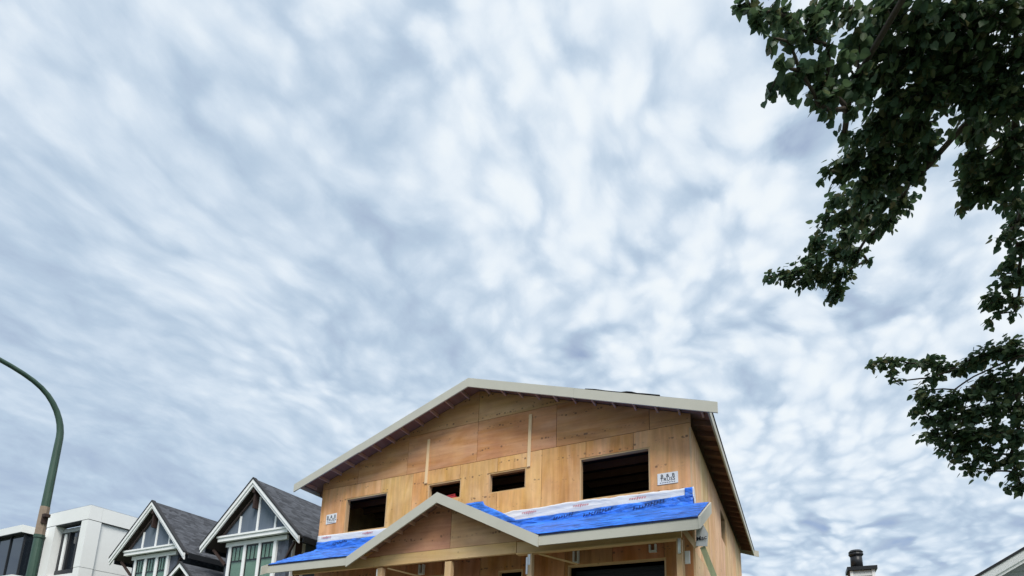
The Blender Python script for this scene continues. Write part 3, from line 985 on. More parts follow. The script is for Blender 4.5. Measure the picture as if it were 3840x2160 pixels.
MB().bar((-8.72, YF + 0.06, 5.63 + H), (-8.44, YF + 0.06, 5.65 + H), 0.02, 0.02).box(-8.72, -8.70, YF + 0.05, YF + 0.07, 5.601 + H, 5.62 + H).box(-8.46, -8.44, YF + 0.05, YF + 0.07, 5.601 + H, 5.64 + H).build('handle', M['red_paint'], rd)

# ------------------------------------------------------------------ grey craftsman house with two front gables
CH = thing('craftsman_house', 'grey shingled craftsman house with two steep white trimmed front gables', 'house', (-20.6, 18.0, 0.0))
CM = 0.915
YG, YW = 13.0, 13.5


def gable_bay(xc, zr, hl, hr, x0, x1, wins, bats, bandz):
    """one projecting two-storey bay: walls, steep roof, rakes, bracket, battens, band and window row"""
    zf = lambda x: zr - CM * abs(x - xc)
    wl = MB()
    zt = 5.36 + H
    wl.box(x0, x1, YW, YW + 0.14, 3.0, zt)
    wl.box(x1 - 0.14, x1, YW + 0.141, 21.9, 0.0, zt)
    wl.box(x0, x0 + 0.14, YW + 0.141, 21.9, 0.0, zt)
    wl.box(x0 + 0.001, x1 - 0.001, YW + 0.01, YW + 0.13, 0.0, 2.999)
    bw = wl.build('bay_wall', M['grey_shakes'], CH)
    # board panel in the gable, with white battens
    gp = MB()
    gz = bandz + 0.0
    hw = (zr - 0.42 - gz) / CM
    gp.prism([(xc - hw, 13.32, gz), (xc + hw, 13.32, gz), (xc, 13.32, zr - 0.42)], (0, 0.16, 0))
    gpo = gp.build('gable_panel', M['board_panel_grey'], CH)
    for bx in bats:
        zt2 = zf(bx) - 0.50
        MB().box(bx - 0.045, bx + 0.045, 13.285, 13.318, gz + 0.001, zt2).build('batten', M['white_trim'], gpo)
    # inner rake trim following the slope
    for s in (-1, 1):
        a, c = Vector((xc + s * 0.06, 13.27, zr - 0.50)), Vector((xc + s * (hw + 0.1), 13.27, gz - 0.06))
        MB().bar(a, c, 0.05, 0.07, (0, 1, 0)).build('frieze_board', M['dark_soffit'], gpo)
    bd = MB().box(xc - hw - 0.12, xc + hw + 0.12, 13.19, 13.319, bandz - 0.19, bandz).build('gable_band', M['white_trim'], CH)
    MB().box(xc - hw - 0.16, xc + hw + 0.16, 13.15, 13.189, bandz - 0.05, bandz + 0.02).build('band_cap', M['white_trim'], bd)
    MB().box(x0 + 0.02, x1 - 0.02, 13.41, 13.499, bandz - 0.36, bandz - 0.191).build('head_trim', M['white_trim'], CH)
    # bracket at the peak
    br = MB().box(xc - 0.05, xc + 0.05, 13.12, 13.31, zr - 1.10, zr - 0.52)
    br.box(xc - 0.06, xc + 0.06, 13.06, 13.31, zr - 0.519, zr - 0.36)
    br.build('bracket', M['brown_bracket'], CH)
    # roof slopes, eaves and rakes
    for s, h in ((-1, hl), (1, hr)):
        xe = xc + s * (h - 0.04)
        rf = MB().prism([(xc, YG + 0.05, zr), (xe, YG + 0.05, zf(xe)), (xe, YG + 0.05, zf(xe) - 0.05), (xc, YG + 0.05, zr - 0.05)], (0, 9.0, 0)).build('roof', M['shingles'], CH)
        MB().prism([(xc, YG + 0.06, zr - 0.055), (xe, YG + 0.06, zf(xe) - 0.055), (xe, YG + 0.06, zf(xe) - 0.085), (xc, YG + 0.06, zr - 0.085)], (0, 8.9, 0)).build('soffit', M['dark_soffit'], rf)
        MB().box(min(xe, xe + s * 0.06), max(xe, xe + s * 0.06), YG + 0.2, 22.0, zf(xe) - 0.24, zf(xe) - 0.03).build('gutter', M['black_metal'], rf)
        xt = xc + s * h
        for d0, d1, yy, th, nm, mm in ((0.02, 0.17, YG - 0.03, 0.075, 'rake_board', 'white_trim'), (0.171, 0.29, YG + 0.01, 0.05, 'rake_board', 'white_trim'),
                                       (-0.05, 0.019, YG - 0.045, 0.15, 'rake_cap', 'felt_black')):
            MB().prism([(xc, yy, zr - d0), (xt, yy, zf(xt) - d0), (xt, yy, zf(xt) - d1), (xc, yy, zr - d1)], (0, th, 0)).build(nm, M[mm], CH)
        # corner bracket under the eave
        xb = x1 - 0.1 if s > 0 else x0 + 0.1
        MB().bar((xb + s * 0.05, 13.45, zf(xe) - 0.75), (xb + s * 0.62, 13.3, zf(xe) - 0.15), 0.07, 0.09).build('bracket', M['brown_bracket'], CH)
    # window row
    zt = bandz - 0.365
    for a, c in wins:
        w = MB().box(a, c, YW - 0.02, YW - 0.002, zt - 1.9, zt).build('window', M['curtain'], CH)
        MB().box(a + 0.03, c - 0.03, YW - 0.045, YW - 0.035, zt - 1.87, zt - 0.03).build('pane', M['window_glass'], w)
        f = MB()
        f.box(a, a + 0.03, YW - 0.055, YW - 0.021, zt - 1.9, zt)
        f.box(c - 0.03, c, YW - 0.055, YW - 0.021, zt - 1.9, zt)
        f.box(a + 0.03, c - 0.03, YW - 0.055, YW - 0.021, zt - 0.05, zt)
        f.build('frame', M['black_metal'], w)
        g = MB()
        g.box(a + 0.031, c - 0.031, YW - 0.06, YW - 0.03, zt - 0.60, zt - 0.56)
        for q in (1, 2):
            xx = a + (c - a) * q / 3
            g.box(xx - 0.007, xx + 0.007, YW - 0.058, YW - 0.032, zt - 0.559, zt - 0.051)
        g.build('muntin', M['black_metal'], w)
    xs = [wins[0][0]] + [q for wdw in zip([w[1] for w in wins[:-1]], [w[0] for w in wins[1:]]) for q in wdw] + [wins[-1][1]]
    posts = [(wins[0][0] - 0.15, wins[0][0] - 0.004), *[(wins[i][1] + 0.004, wins[i + 1][0] - 0.004) for i in range(2)], (wins[2][1] + 0.004, wins[2][1] + 0.15)]
    for a, c in posts:
        MB().box(a, c, YW - 0.085, YW - 0.002, zt - 2.0, zt - 0.001).build('mullion', M['white_trim'], CH)


gable_bay(-17.53, 9.25, 2.55, 2.67, -19.2, -15.9, [(-18.85, -18.18), (-18.03, -17.37), (-17.23, -16.58)], (-18.37, -17.41, -16.46), 5.64 + H)
gable_bay(-23.70, 9.21, 2.47, 2.67, -25.3, -22.2, [(-24.92, -24.35), (-24.18, -23.58), (-23.40, -22.84)], (-24.46, -23.54, -22.62), 5.64 + H)
# trims on the right-hand return wall
for y0, y1, mm, nm in ((13.66, 13.78, 'white_trim', 'corner_board'), (14.09, 14.23, 'white_trim', 'corner_board'), (13.79, 14.08, 'brown_boards', 'door_panel'), (14.24, 14.9, 'board_panel_grey', 'door_panel')):
    MB().box(-15.899, -15.86, y0, y1, 0.5, 5.30 + H).build(nm, M[mm], CH)
# recessed wall between the bays with its window, valley roof and small porch gable
MB().box(-22.19, -19.21, 15.5, 15.65, 0, 5.9 + H).build('recess_wall', M['board_panel_grey'], CH)
MB().box(-22.24, -19.21, 14.9, 15.7, 5.9 + H, 6.0 + H).build('recess_soffit', M['dark_soffit'], CH)
MB().box(-22.1, -19.3, 14.86, 14.9, 5.78 + H, 5.99 + H).build('fascia_board', M['felt_black'], CH)
w = MB().box(-21.05, -20.0, 15.47, 15.499, 4.3 + H, 5.45 + H).build('window', M['dark_glass'], CH)
for a, c, z0, z1 in ((-21.2, -21.05, 4.2, 5.6), (-20.0, -19.85, 4.2, 5.6), (-21.05, -20.0, 5.451, 5.6), (-21.05, -20.0, 4.15, 4.299)):
    MB().box(a, c, 15.44, 15.498, z0 + H, z1 + H).build('frame', M['white_trim'], w)
for x in (-22.05, -21.75):
    MB().box(x, x + 0.12, 15.46, 15.498, 0.5, 5.75 + H).build('corner_board', M['white_trim'], CH)
sx, sz, sm = -20.6, 4.63 + H, 0.80
for s in (-1, 1):
    xe = sx + s * 1.9
    zf = lambda x: sz - sm * abs(x - sx)
    MB().prism([(sx, 12.69, sz), (xe, 12.69, zf(xe)), (xe, 12.69, zf(xe) - 0.05), (sx, 12.69, sz - 0.05)], (0, 2.8, 0)).build('porch_roof', M['shingles'], CH)
    MB().prism([(sx, 12.63, sz - 0.0), (xe, 12.63, zf(xe)), (xe, 12.63, zf(xe) - 0.17), (sx, 12.63, sz - 0.17)], (0, 0.055, 0)).build('rake_board', M['white_trim'], CH)
    MB().prism([(sx, 12.60, sz + 0.05), (xe, 12.60, zf(xe) + 0.05), (xe, 12.60, zf(xe) + 0.001), (sx, 12.60, sz + 0.001)], (0, 0.1, 0)).build('rake_cap', M['felt_black'], CH)
MB().prism([(sx - 1.6, 12.9, sz - 1.5), (sx + 1.6, 12.9, sz - 1.5), (sx, 12.9, sz - 0.22)], (0, 0.1, 0)).build('gable_panel', M['dark_soffit'], CH)
for s in (-1, 1):
    MB().box(sx + s * 1.5 - 0.12, sx + s * 1.5 + 0.12, 12.85, 13.09, 0, sz - 1.5).build('porch_post', M['white_trim'], CH)

# ------------------------------------------------------------------ white modern house
MH = thing('modern_house', 'white flat roofed modern house with dark glazing and a thick parapet', 'house', (-31.5, 18.0, 0.0))
x1, zt, zb = -28.5, 8.08 + H, 7.42 + H
pp = MB()
pp.box(-32.3, -29.02, 13.0, 13.5, zb, zt)
pp.box(-29.015, x1, 13.0, 13.52, zb, zt)
pp.box(-29.3, x1, 13.526, 15.9, zb, zt)
pp.build('parapet', M['white_panel'], MH)
MB().box(-32.28, x1 - 0.02, 13.02, 15.95, zt, zt + 0.03).build('coping', M['galvanized'], MH)
MB().box(-32.3, -29.0, 13.01, 13.45, zb - 0.03, zb - 0.001).build('parapet_soffit', M['black_metal'], MH)
MB().box(-29.0, x1 - 0.01, 13.01, 15.9, zb - 0.03, zb - 0.001).build('parapet_soffit', M['black_metal'], MH)
MB().box(-29.03, x1, 13.0, 13.56, 5.18 + H, zb - 0.031).build('corner_pier', M['white_panel'], MH)
MB().box(-29.02, x1 - 0.01, 13.01, 13.55, 0.0, 5.165 + H).build('corner_pier', M['white_panel'], MH)
MB().box(-32.1, -31.32, 13.0, 13.5, 4.95 + H, zb - 0.031).build('pier', M['white_panel'], MH)
MB().box(-31.9, x1 - 0.1, 13.561, 22.0, 5.18 + H, zb - 0.031).build('side_wall', M['white_panel'], MH)
MB().box(-31.9, x1 - 0.11, 13.562, 21.9, 0.0, 5.165 + H).build('side_wall', M['white_panel'], MH)
MB().box(-32.1, -29.04, 13.05, 13.5, 0.0, 4.94 + H).build('spandrel', M['white_panel'], MH)
MB().box(-31.9, x1 + 0.0, 15.901, 22.0, zb, zt).build('parapet', M['white_panel'], MH)
w = MB().box(-31.3, -29.05, 13.42, 13.45, 5.25 + H, 7.10 + H).build('window', M['dark_glass'], MH)
MB().box(-31.31, -29.04, 13.33, 13.46, 7.101 + H, 7.30 + H).build('blind_box', M['wrap_grey'], w)
MB().box(-31.31, -29.04, 13.30, 13.46, 4.95 + H, 5.249 + H).build('frame', M['black_metal'], w)
for a, c in ((-31.31, -31.16), (-30.68, -30.56), (-29.95, -29.80), (-29.2, -29.04)):
    MB().box(a, c, 13.32, 13.419, 5.25 + H, 7.10 + H).build('frame', M['black_metal'], w)
MB().box(-31.15, -30.95, 13.36, 13.415, 5.26 + H, 7.05 + H).build('curtain', M['white_trim'], w)
# lower wing with wrap-around dark glazing
vw = MB().box(-40.0, -32.0, 12.0, 16.0, 6.90 + H, 7.25 + H).build('wing_roof', M['white_panel'], MH)
MB().box(-39.9, -32.02, 12.02, 15.9, 6.87 + H, 6.899 + H).build('soffit', M['black_metal'], vw)
MB().box(-40.0, -32.0, 12.0, 16.0, 0.0, 4.86 + H).build('wing_wall', M['white_panel'], MH)
for i in range(6):
    a = -39.8 + i * 1.28
    wg = MB().box(a, a + 1.22, 12.25, 12.28, 4.87 + H, 6.86 + H).build('window', M['dark_glass'], MH)
    MB().box(a + 1.221, a + 1.279, 12.2, 12.3, 4.87 + H, 6.86 + H).build('frame', M['black_metal'], wg)
MB().box(-32.14, -32.12, 12.28, 15.5, 4.87 + H, 6.86 + H).build('window', M['dark_glass'], MH)
MB().box(-39.9, -32.3, 12.6, 15.8, 4.87 + H, 6.86 + H).build('core', M['interior_shade'], MH)

# ------------------------------------------------------------------ pale lap-sided house on the right with its chimney
SH = thing('siding_house', 'pale lap sided house with white rake boards and a sided chimney', 'house', (8.5, 18.0, 0.0))
YS = 14.0
rm = 0.636
rz = lambda x: 0.1923 * YS + H + rm * (x - 0.2356 * YS)      # top of the left rake
xa = 8.6                                                     # ridge
wx0, wx1 = 2.6, 2 * xa - 2.6
for s in (1, -1):
    fx_ = (lambda x: x) if s > 0 else (lambda x: 2 * xa - x)
    x0 = 1.95
    for d0, d1, yy, th, nm, mm in ((0.03, 0.20, YS, 0.05, 'rake_board', 'white_trim'), (0.201, 0.27, YS + 0.03, 0.04, 'rake_board', 'white_trim'), (-0.03, 0.029, YS - 0.02, 0.12, 'rake_cap', 'felt_black')):
        MB().prism([(fx_(x0), yy, rz(x0) - d0), (fx_(xa), yy, rz(xa) - d0), (fx_(xa), yy, rz(xa) - d1), (fx_(x0), yy, rz(x0) - d1)], (0, th, 0)).build(nm, M[mm], SH)
    rf = MB().prism([(fx_(x0), YS + 0.06, rz(x0)), (fx_(xa), YS + 0.06, rz(xa)), (fx_(xa), YS + 0.06, rz(xa) - 0.06), (fx_(x0), YS + 0.06, rz(x0) - 0.06)], (0, 12.0, 0)).build('roof', M['shingles'], SH)
MB().box(wx0, wx1, YS + 0.55, 25.9, 0, rz(wx0) - 0.1).build('wall', M['lap_siding'], SH)
gp = MB().prism([(wx0, YS + 0.5, rz(wx0) - 0.1), (wx1, YS + 0.5, rz(wx0) - 0.1), (xa, YS + 0.5, rz(xa) - 0.1)], (0, 0.06, 0)).build('gable_wall', M['lap_siding'], SH)
z = 0.3
while z < rz(xa) - 0.3:
    z1 = z + 0.115
    xl0 = wx0 if z < rz(wx0) - 0.1 else max(wx0, wx0 + (z - rz(wx0) + 0.1) / rm)
    xl1 = wx0 if z1 < rz(wx0) - 0.1 else max(wx0, wx0 + (z1 - rz(wx0) + 0.1) / rm)
    if xl1 < xa - 0.05:
        o = MB().hexa([(xl0, YS + 0.465, z), (2 * xa - xl0, YS + 0.465, z), (2 * xa - xl0, YS + 0.499, z), (xl0, YS + 0.499, z),
                       (xl1, YS + 0.487, z1), (2 * xa - xl1, YS + 0.487, z1), (2 * xa - xl1, YS + 0.499, z1), (xl1, YS + 0.499, z1)]).build('lap_board', M['lap_siding'], gp)
    z += 0.118
YC = 22.0
cx0, cx1, czt = 1.77, 2.50, 0.2175 * YC + H
cb = MB().box(cx0 + 0.03, cx1 - 0.03, YC + 0.03, YC + 0.75, 0, czt - 0.13).build('chimney', M['lap_siding'], SH)
z = czt - 0.13 - 0.2 * 8
for i in range(8):
    MB().hexa([(cx0 + 0.10, YC - 0.008, z), (cx1 - 0.10, YC - 0.008, z), (cx1 - 0.10, YC + 0.029, z), (cx0 + 0.10, YC + 0.029, z),
               (cx0 + 0.10, YC + 0.02, z + 0.195), (cx1 - 0.10, YC + 0.02, z + 0.195), (cx1 - 0.10, YC + 0.029, z + 0.195), (cx0 + 0.10, YC + 0.029, z + 0.195)]).build('lap_board', M['lap_siding'], cb)
    z += 0.2
for a in (cx0 + 0.0, cx1 - 0.095):
    MB().box(a, a + 0.095, YC - 0.012, YC + 0.029, 1.5, czt - 0.135).build('corner_board', M['white_trim'], cb)
MB().box(cx0 - 0.02, cx0 + 0.029, YC + 0.03, YC + 0.76, 1.5, czt - 0.135).build('corner_board', M['brown_boards'], cb)  # covers the whole left face; its shade is put into the dark colour
MB().box(cx0 - 0.08, cx1 + 0.07, YC - 0.08, YC + 0.83, czt - 0.125, czt).build('chimney_cap', M['black_metal'], cb)
fcx, fcy = 2.02, YC + 0.35
fl_ = MB().tube([(fcx, fcy, czt + 0.0), (fcx, fcy, czt + 0.50)], [0.19, 0.18], 16).build('flue', M['black_metal'], cb, True)
MB().tube([(fcx, fcy, czt + 0.45), (fcx, fcy, czt + 0.50), (fcx, fcy, czt + 0.505), (fcx, fcy, czt + 0.55)], [0.20, 0.23, 0.23, 0.22], 16).build('flue_cowl', M['black_metal'], cb)
MB().tube([(fcx, fcy, czt + 0.59), (fcx, fcy, czt + 0.66)], [0.23, 0.17], 16).build('flue_cowl', M['black_metal'], cb)
for k in range(4):
    a = k * math.pi / 2 + 0.4
    MB().box(fcx + 0.18 * math.cos(a) - 0.012, fcx + 0.18 * math.cos(a) + 0.012, fcy + 0.18 * math.sin(a) - 0.012, fcy + 0.18 * math.sin(a) + 0.012, czt + 0.545, czt + 0.60).build('cowl_strut', M['black_metal'], cb)

# ------------------------------------------------------------------ street lamp
LX, LY = -12.58, 5.0
LP = thing('street_lamp', 'green painted steel street lamp pole with an arm curving over the road', 'street lamp', (LX, LY, 0.12))
MB().tube([(LX, LY, 0.12), (LX, LY, 4.3), (LX, LY, 6.20)], [0.100, 0.075, 0.0615], 12, False).build('pole', M['pole_green'], LP)
# arm profile in the plane across the road: (y, z)
arm = [(5.0, 6.18), (5.0, 6.30), (4.99, 6.42), (4.965, 6.55), (4.925, 6.67), (4.865, 6.80), (4.78, 6.93), (4.68, 7.04), (4.56, 7.13), (4.42, 7.20), (4.25, 7.255), (4.07, 7.295), (3.85, 7.33), (3.4, 7.38), (2.8, 7.43), (2.3, 7.47)]
MB().tube([(LX, a, z) for a, z in arm], [0.0615 - 0.0015 * i for i in range(len(arm))], 12, False).build('arm', M['pole_green'], LP, True)
hd = MB()
hd.hexa([(LX - 0.13, 1.75, 7.44), (LX + 0.13, 1.75, 7.44), (LX + 0.10, 2.35, 7.41), (LX - 0.10, 2.35, 7.41), (LX - 0.10, 1.80, 7.56), (LX + 0.10, 1.80, 7.56), (LX + 0.07, 2.35, 7.53), (LX - 0.07, 2.35, 7.53)])
ho = hd.build('lamp_head', M['galvanized'], LP)
MB().box(LX - 0.09, LX + 0.09, 1.85, 2.25, 7.38, 7.405).build('lens', M['white_plastic'], ho)
# band of old tape and a bracket on the pole
zb0, zb1 = 4.30, 4.88
MB().tube([(LX, LY, zb0), (LX, LY, zb1)], [0.086, 0.081], 8).build('tape_band', M['brown_boards'], LP).color = (1, 1, 1, 1)
MB().tube([(LX, LY, zb0 - 0.03), (LX, LY, zb0 + 0.03)], [0.092, 0.092], 8).build('clamp', M['pole_green'], LP)
bk = MB().box(LX + 0.06, LX + 0.17, LY - 0.05, LY + 0.04, 4.66, 4.72).box(LX + 0.05, LX + 0.10, LY - 0.05, LY + 0.04, 4.54, 4.66)
bk.build('bracket', M['brown_bracket'], LP)
plain('old_tape', (0.27, 0.21, 0.16), 0.8, 0.35, 5)
for o in LP.children:
    if o.name.startswith('tape_band'):
        o.data.materials[0] = MATS['old_tape']

# ------------------------------------------------------------------ the street tree, overhanging from the right
# leafy ends of the limbs: x, y, z, radius in metres
CLUMPS = [
    (-0.11, 4.29, 7.7, 0.04), (-0.04, 4.31, 7.74, 0.05), (0.03, 4.39, 7.58, 0.04), (0.08, 4.39, 7.67, 0.06), (0.16, 4.44, 7.65, 0.11),
    (0.15, 4.48, 7.44, 0.07), (0.21, 4.65, 7.33, 0.08), (0.31, 4.61, 7.71, 0.14), (0.28, 4.64, 7.51, 0.11), (0.51, 4.79, 7.89, 0.17),
    (0.48, 4.83, 7.67, 0.14), (0.61, 4.9, 7.62, 0.1), (0.35, 4.82, 7.38, 0.06), (0.68, 4.95, 8.07, 0.15), (0.88, 5.14, 8.22, 0.15),
    (0.91, 5.31, 8, 0.15), (0.74, 5.28, 7.78, 0.14), (0.09, 4.83, 7.29, 0.06), (0.19, 4.85, 7.41, 0.09), (0.28, 4.91, 7.36, 0.11),
    (0.43, 5.05, 7.56, 0.14), (0.59, 5.24, 7.6, 0.16), (0.51, 5.24, 7.4, 0.1), (0.62, 5.32, 7.34, 0.07), (0.67, 5.31, 7.49, 0.13),
    (0.78, 5.49, 7.45, 0.08), (0.87, 5.46, 7.76, 0.2), (0.77, 5.71, 7.45, 0.08), (1.17, 5.38, 8.31, 0.23), (1.45, 5.53, 8.28, 0.27),
    (1.76, 5.68, 8.33, 0.29), (2.07, 5.84, 8.3, 0.31), (2.32, 5.97, 8.31, 0.27), (1.14, 5.71, 8.31, 0.25), (1.43, 5.87, 8.24, 0.31),
    (1.8, 6.05, 8.29, 0.35), (2.12, 6.23, 8.22, 0.35), (2.42, 6.38, 8.23, 0.29), (1.12, 5.95, 8.21, 0.23), (1.37, 6.12, 8.05, 0.3),
    (1.72, 6.28, 8.1, 0.34), (2.1, 6.48, 8.08, 0.36), (2.43, 6.67, 8, 0.3), (1.26, 6.4, 8.06, 0.25), (1.54, 6.54, 8.07, 0.27), (2.25, 7, 8.15, 0.25),
    (2.57, 7.19, 8.03, 0.27), (1.06, 6.32, 7.97, 0.15), (1.01, 6.62, 8.06, 0.21), (1.24, 6.74, 8.02, 0.26), (1.51, 6.88, 8.03, 0.26),
    (1.72, 6.97, 8.11, 0.21), (0.75, 6.72, 8.03, 0.13), (0.9, 6.8, 8.02, 0.19), (1.15, 6.94, 7.95, 0.24), (1.41, 7.08, 7.94, 0.24),
    (1.65, 7.19, 7.97, 0.17), (2.26, 7.27, 7.99, 0.23), (2.54, 7.44, 7.91, 0.28), (2.22, 7.5, 7.92, 0.19), (2.47, 7.65, 7.81, 0.22),
    (2.17, 7.63, 7.74, 0.1), (2.73, 7.79, 7.77, 0.19), (2.29, 7.67, 7.8, 0.11), (1.1, 7.53, 8.25, 0.21), (1.35, 7.67, 8.21, 0.24),
    (1.61, 7.8, 8.24, 0.18), (0.84, 7.6, 8.37, 0.14), (0.99, 7.91, 8.36, 0.23), (1.26, 8.06, 8.32, 0.25), (1.5, 8.2, 8.25, 0.17), (0.8, 8.23, 8.56, 0.2),
    (1.1, 8.61, 8.56, 0.25), (1.37, 8.75, 8.57, 0.15), (0.73, 8.83, 8.76, 0.21), (0.99, 9.2, 8.77, 0.27), (1.25, 9.33, 8.75, 0.19),
    (0.63, 9.23, 8.82, 0.22), (1.41, 9.63, 8.82, 0.08), (0.37, 9.54, 8.9, 0.18), (0.54, 9.65, 8.8, 0.19), (0.17, 9.55, 8.91, 0.15),
    (-0.03, 9.54, 8.97, 0.1), (0.83, 9.58, 8.73, 0.25), (1.07, 9.7, 8.74, 0.21), (0.95, 9.91, 8.58, 0.18), (0.89, 9.9, 8.45, 0.1),
    (0.27, 9.52, 8.76, 0.12), (3.03, 8.78, 8.13, 0.19), (2.87, 8.74, 7.97, 0.14), (3.11, 9.09, 7.98, 0.17), (3.05, 9.3, 7.91, 0.14),
    (2.91, 9.27, 7.74, 0.09), (3.14, 9.38, 7.75, 0.17), (3.05, 9.57, 7.76, 0.13), (2.86, 9.51, 7.58, 0.12), (2.99, 9.59, 7.53, 0.14),
    (3.2, 9.69, 7.56, 0.14), (3.13, 9.7, 7.36, 0.09), (2.8, 9.51, 7.46, 0.05), (2.86, 9.69, 7.3, 0.08), (2.98, 9.73, 7.4, 0.08),
    (1.39, 9.79, 7.06, 0.11), (1.53, 9.87, 7.05, 0.13), (1.71, 9.94, 7.11, 0.13), (1.88, 10.04, 7.06, 0.11), (1.61, 9.94, 6.89, 0.11),
    (1.69, 10.01, 6.77, 0.09), (2.09, 9.94, 6.94, 0.17), (2.3, 10.07, 6.89, 0.15), (2.15, 10.03, 6.73, 0.15), (2.5, 10.07, 6.81, 0.14),
    (2.64, 10.01, 6.9, 0.17), (2.83, 9.98, 6.94, 0.21), (3.07, 9.99, 6.94, 0.24), (3.25, 10.1, 6.89, 0.2), (2.03, 10.01, 6.52, 0.17),
    (1.9, 10.01, 6.24, 0.12), (2.13, 10.1, 6.37, 0.21), (2.39, 10.11, 6.38, 0.22), (2.66, 10.13, 6.43, 0.21), (2.91, 10.12, 6.53, 0.27),
    (3.17, 10.15, 6.48, 0.26), (2.09, 10.13, 6.12, 0.17), (2.37, 10.17, 6.08, 0.26), (2.64, 10.2, 6.1, 0.27), (2.94, 10.22, 6.15, 0.28),
    (3.2, 10.26, 6.07, 0.24), (2.07, 10.19, 5.85, 0.16), (2.32, 10.21, 5.81, 0.22), (2.57, 10.23, 5.8, 0.24), (2.86, 10.27, 5.76, 0.27),
    (3.15, 10.32, 5.69, 0.24), (2.31, 10.36, 5.64, 0.14), (2.53, 10.37, 5.57, 0.2), (2.77, 10.4, 5.48, 0.21), (3.06, 10.44, 5.44, 0.22),
    (2.46, 10.38, 5.36, 0.12), (2.65, 10.49, 5.31, 0.12), (2.86, 10.5, 5.24, 0.11), (3.12, 10.54, 5.18, 0.16), (3.03, 10.53, 4.97, 0.1),
    (3.16, 10.6, 4.98, 0.12)]
TX, TY = 6.2, 6.0
TREE = thing('linden_tree', 'leafy linden tree with dark green heart shaped leaves overhanging from the verge', 'tree', (TX, TY, 0.12))
rt = random.Random(23)


def in_view(p, margin=0.0):
    """does a point (with a margin in metres) fall into the picture?"""
    d = Vector(p) - Vector((0, 0, CAM_H))
    z = d.dot(_f)
    if z < 0.3:
        return False
    x, yv = d.dot(_r) / z * FOC, d.dot(_u) / z * FOC
    mg = margin / z * FOC
    return abs(x) < 0.5 + mg and -0.02 - mg < yv < 0.5705 + mg


fill = []
while len(fill) < 170:
    p = Vector((TX - 0.3 + rt.gauss(0, 2.3), TY + 0.6 + rt.gauss(0, 2.3), 9.3 + rt.gauss(0, 1.9)))
    q = Vector(((p.x - TX) / 5.2, (p.y - TY - 0.6) / 5.2, (p.z - 9.3) / 4.4))
    if q.length > 1 or p.z < 5.0:
        continue
    r = rt.uniform(0.45, 0.75)
    if in_view(p, r * 0.95):
        continue
    fill.append((p.x, p.y, p.z, r))
nodes = [[Vector((TX, TY, 0.0)), -1, 0], [Vector((TX + 0.05, TY, 1.8)), 0, 0], [Vector((TX - 0.02, TY + 0.05, 3.6)), 1, 0],
         [Vector((TX - 0.15, TY + 0.12, 5.0)), 2, 0], [Vector((TX - 0.1, TY + 0.25, 6.6)), 3, 0], [Vector((TX + 0.1, TY + 0.3, 8.4)), 4, 0], [Vector((TX + 0.1, TY + 0.35, 10.4)), 5, 0]]
# main limbs towards the overhanging ends
for a, pts in ((3, [(5.5, 7.9, 5.9), (4.4, 9.3, 6.4), (3.5, 10.05, 6.85), (2.8, 10.03, 6.68), (2.42, 10.1, 6.5)]),
               (4, [(4.8, 6.3, 7.4), (3.4, 6.5, 8.1), (2.5, 6.67, 8.25), (2.07, 6.71, 8.03), (1.74, 7.1, 7.95)]),
               (4, [(4.8, 5.4, 7.6), (3.5, 5.0, 7.9), (2.4, 4.9, 7.95), (1.3, 4.7, 7.8)]), (3, [(5.2, 7.4, 6.8), (4.0, 8.2, 7.5)])):
    par = a
    for p in pts:
        nodes.append([Vector(p), par, 0])
        par = len(nodes) - 1
NL = len(nodes)
ends = []
axis = Vector((TX, TY, 7.0))
for c in sorted(CLUMPS + fill, key=lambda c: (Vector(c[:3]) - axis).length):
    p = Vector(c[:3])
    best, bc = None, 1e9
    for i, (q, _p, _n) in enumerate(nodes):
        if i < 3:
            continue
        d = math.sqrt((q.x - p.x) ** 2 + (q.y - p.y) ** 2 + (2.2 * (q.z - p.z)) ** 2) + 0.2 * (q - axis).length
        if (q - axis).length > (p - axis).length + 0.1:
            d += 0.6
        if d < bc:
            best, bc = i, d
    nodes.append([p, best, 0])
    ends.append((len(nodes) - 1, c))
for i in range(len(nodes) - 1, 0, -1):
    k, g = i, 0
    if i >= NL:
        while k > 0 and g < 80:
            nodes[k][2] += 1
            k = nodes[k][1]
            g += 1
rad_of = lambda i: 0.003 + 0.0052 * math.sqrt(max(nodes[i][2], 1))
tr = MB()
tr.tube([nodes[i][0] for i in range(7)], [0.27, 0.22, 0.2, 0.175, 0.13, 0.085, 0.035], 12)
tr.tube([(TX, TY, -0.05), (TX, TY, 0.35)], [0.42, 0.26], 12)
tr.build('trunk', M['bark'], TREE, True)
br = MB()
for i in range(7, len(nodes)):
    p, par, cnt = nodes[i]
    q = nodes[par][0]
    d = p - q
    L = d.length
    side_ = Vector((rt.uniform(-1, 1), rt.uniform(-1, 1), rt.uniform(0.2, 1))) * L * 0.07
    r0, r1 = min(rad_of(par), rad_of(i) * 1.5), rad_of(i)
    br.tube([q, q.lerp(p, 0.35) + side_, q.lerp(p, 0.7) + side_ * 0.7, p], [r0, (r0 * 2 + r1) / 3, (r0 + 2 * r1) / 3, r1], 6)
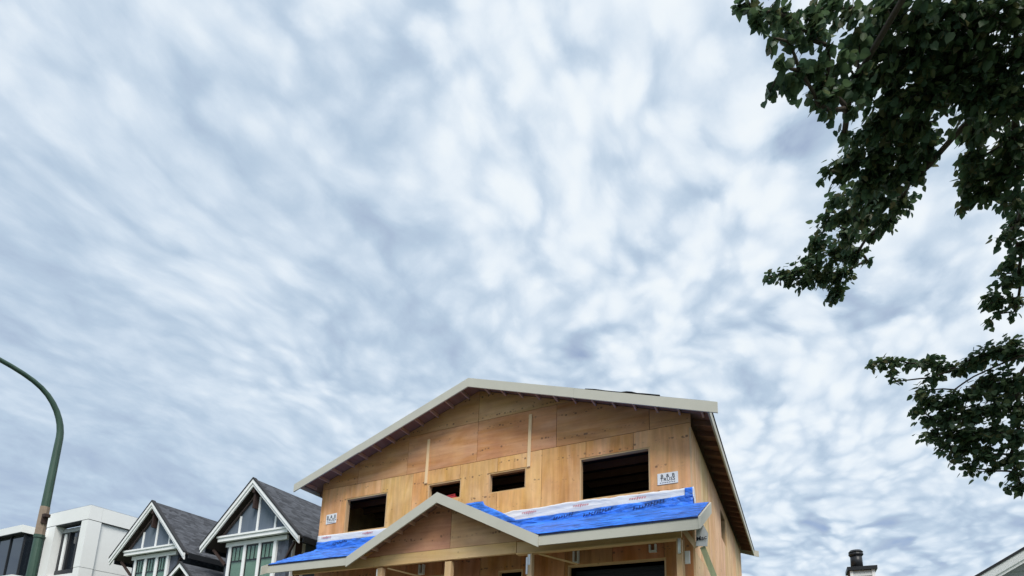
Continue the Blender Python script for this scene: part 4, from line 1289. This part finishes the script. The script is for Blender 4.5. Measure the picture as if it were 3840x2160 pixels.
# leaf outline: heart-shaped, folded a little along the midrib
LV = [(0, 0.02, 0), (0.22, -0.06, 0.03), (0.46, 0.20, 0.07), (0.40, 0.58, 0.06), (0.16, 0.88, 0.02), (0, 1.08, -0.05),
      (-0.16, 0.88, 0.02), (-0.40, 0.58, 0.06), (-0.46, 0.20, 0.07), (-0.22, -0.06, 0.03)]
LF = [(0, 1, 2, 3, 4, 5), (0, 5, 6, 7, 8, 9)]
leaves = []
for ni, (cx, cy, cz, r) in ends:
    if r < 0.42:
        r *= 1.15
    c = Vector((cx, cy, cz))
    seen = in_view(c, 0.0)
    cover = (2.3 if r > 0.2 else 2.1) if seen else 1.3
    n = max(5, int(cover * math.pi * r * r / 0.0034 * (1 if seen else 0.45)))
    size = 1.0 if seen else 1.12
    tw = max(2, n // 7)
    back = nodes[nodes[ni][1]][0]
    out = (c - back).normalized()
    for k in range(tw):
        d = Vector((rt.gauss(0, 1), rt.gauss(0, 1), rt.gauss(0, 0.75))) + out * 0.5
        d.normalize()
        Lw = r * rt.uniform(0.45, 1.12)
        e = c + d * Lw + Vector((0, 0, -0.10 * Lw))
        st = c - d * r * 0.1 + Vector((rt.gauss(0, 1), rt.gauss(0, 1), rt.gauss(0, 1))) * r * 0.22
        if seen or k % 4 == 0:
            br.tube([st, st.lerp(e, 0.5) + Vector((0, 0, 0.03 * Lw)), e], [0.0045, 0.003, 0.0015], 3, False)
        for j in range(7):
            t = (j + rt.random()) / 7
            p = st.lerp(e, t) + Vector((rt.gauss(0, 1), rt.gauss(0, 1), rt.gauss(0, 1))) * 0.025
            tip = (d * 0.7 + Vector((rt.gauss(0, 0.7), rt.gauss(0, 0.7), -0.75 + rt.gauss(0, 0.4)))).normalized()
            nn = Vector((rt.gauss(0, 0.55), rt.gauss(0, 0.55), 1.0)) + d * 0.5
            nn = (nn - tip * nn.dot(tip))
            if nn.length < 1e-3:
                nn = tip.orthogonal()
            nn.normalize()
            leaves.append((p, tip, nn, rt.uniform(0.062, 0.096) * size))
br.build('branches', M['bark'], TREE, True, fix=False)


def leaf_key(l):
    d = l[0] - Vector((0, 0, CAM_H))
    if not in_view(l[0]):
        return 1e9
    return d.dot(_f) / l[3]


leaves.sort(key=leaf_key)
lm_ = bpy.data.meshes.new('leaf')
lm_.from_pydata(LV, [], LF)
lm_.materials.append(M['leaf_green'])
base = WL[TREE.name]
for p, tip, nn, sz in leaves[:300]:
    bx = tip.cross(nn)
    o = link(bpy.data.objects.new('leaf', lm_))
    o.parent = TREE
    mt = Matrix((bx * sz, tip * sz, nn * sz)).transposed().to_4x4()
    mt.translation = p - base
    o.matrix_local = mt
vv, ff = [], []
for p, tip, nn, sz in leaves[300:]:
    bx = tip.cross(nn)
    b0 = len(vv)
    q = p - base
    for a, b_, c_ in LV:
        vv.append(q + (bx * a + tip * b_ + nn * c_) * sz)
    for f in LF:
        ff.append(tuple(b0 + k for k in f))
fm = bpy.data.meshes.new('foliage')
fm.from_pydata([tuple(v) for v in vv], [], ff)
fm.materials.append(M['leaf_green'])
fo = link(bpy.data.objects.new('crown', fm))
fo.parent = TREE
fo['kind'] = 'stuff'
fo['label'] = 'mass of small dark green leaves of the tree crown'
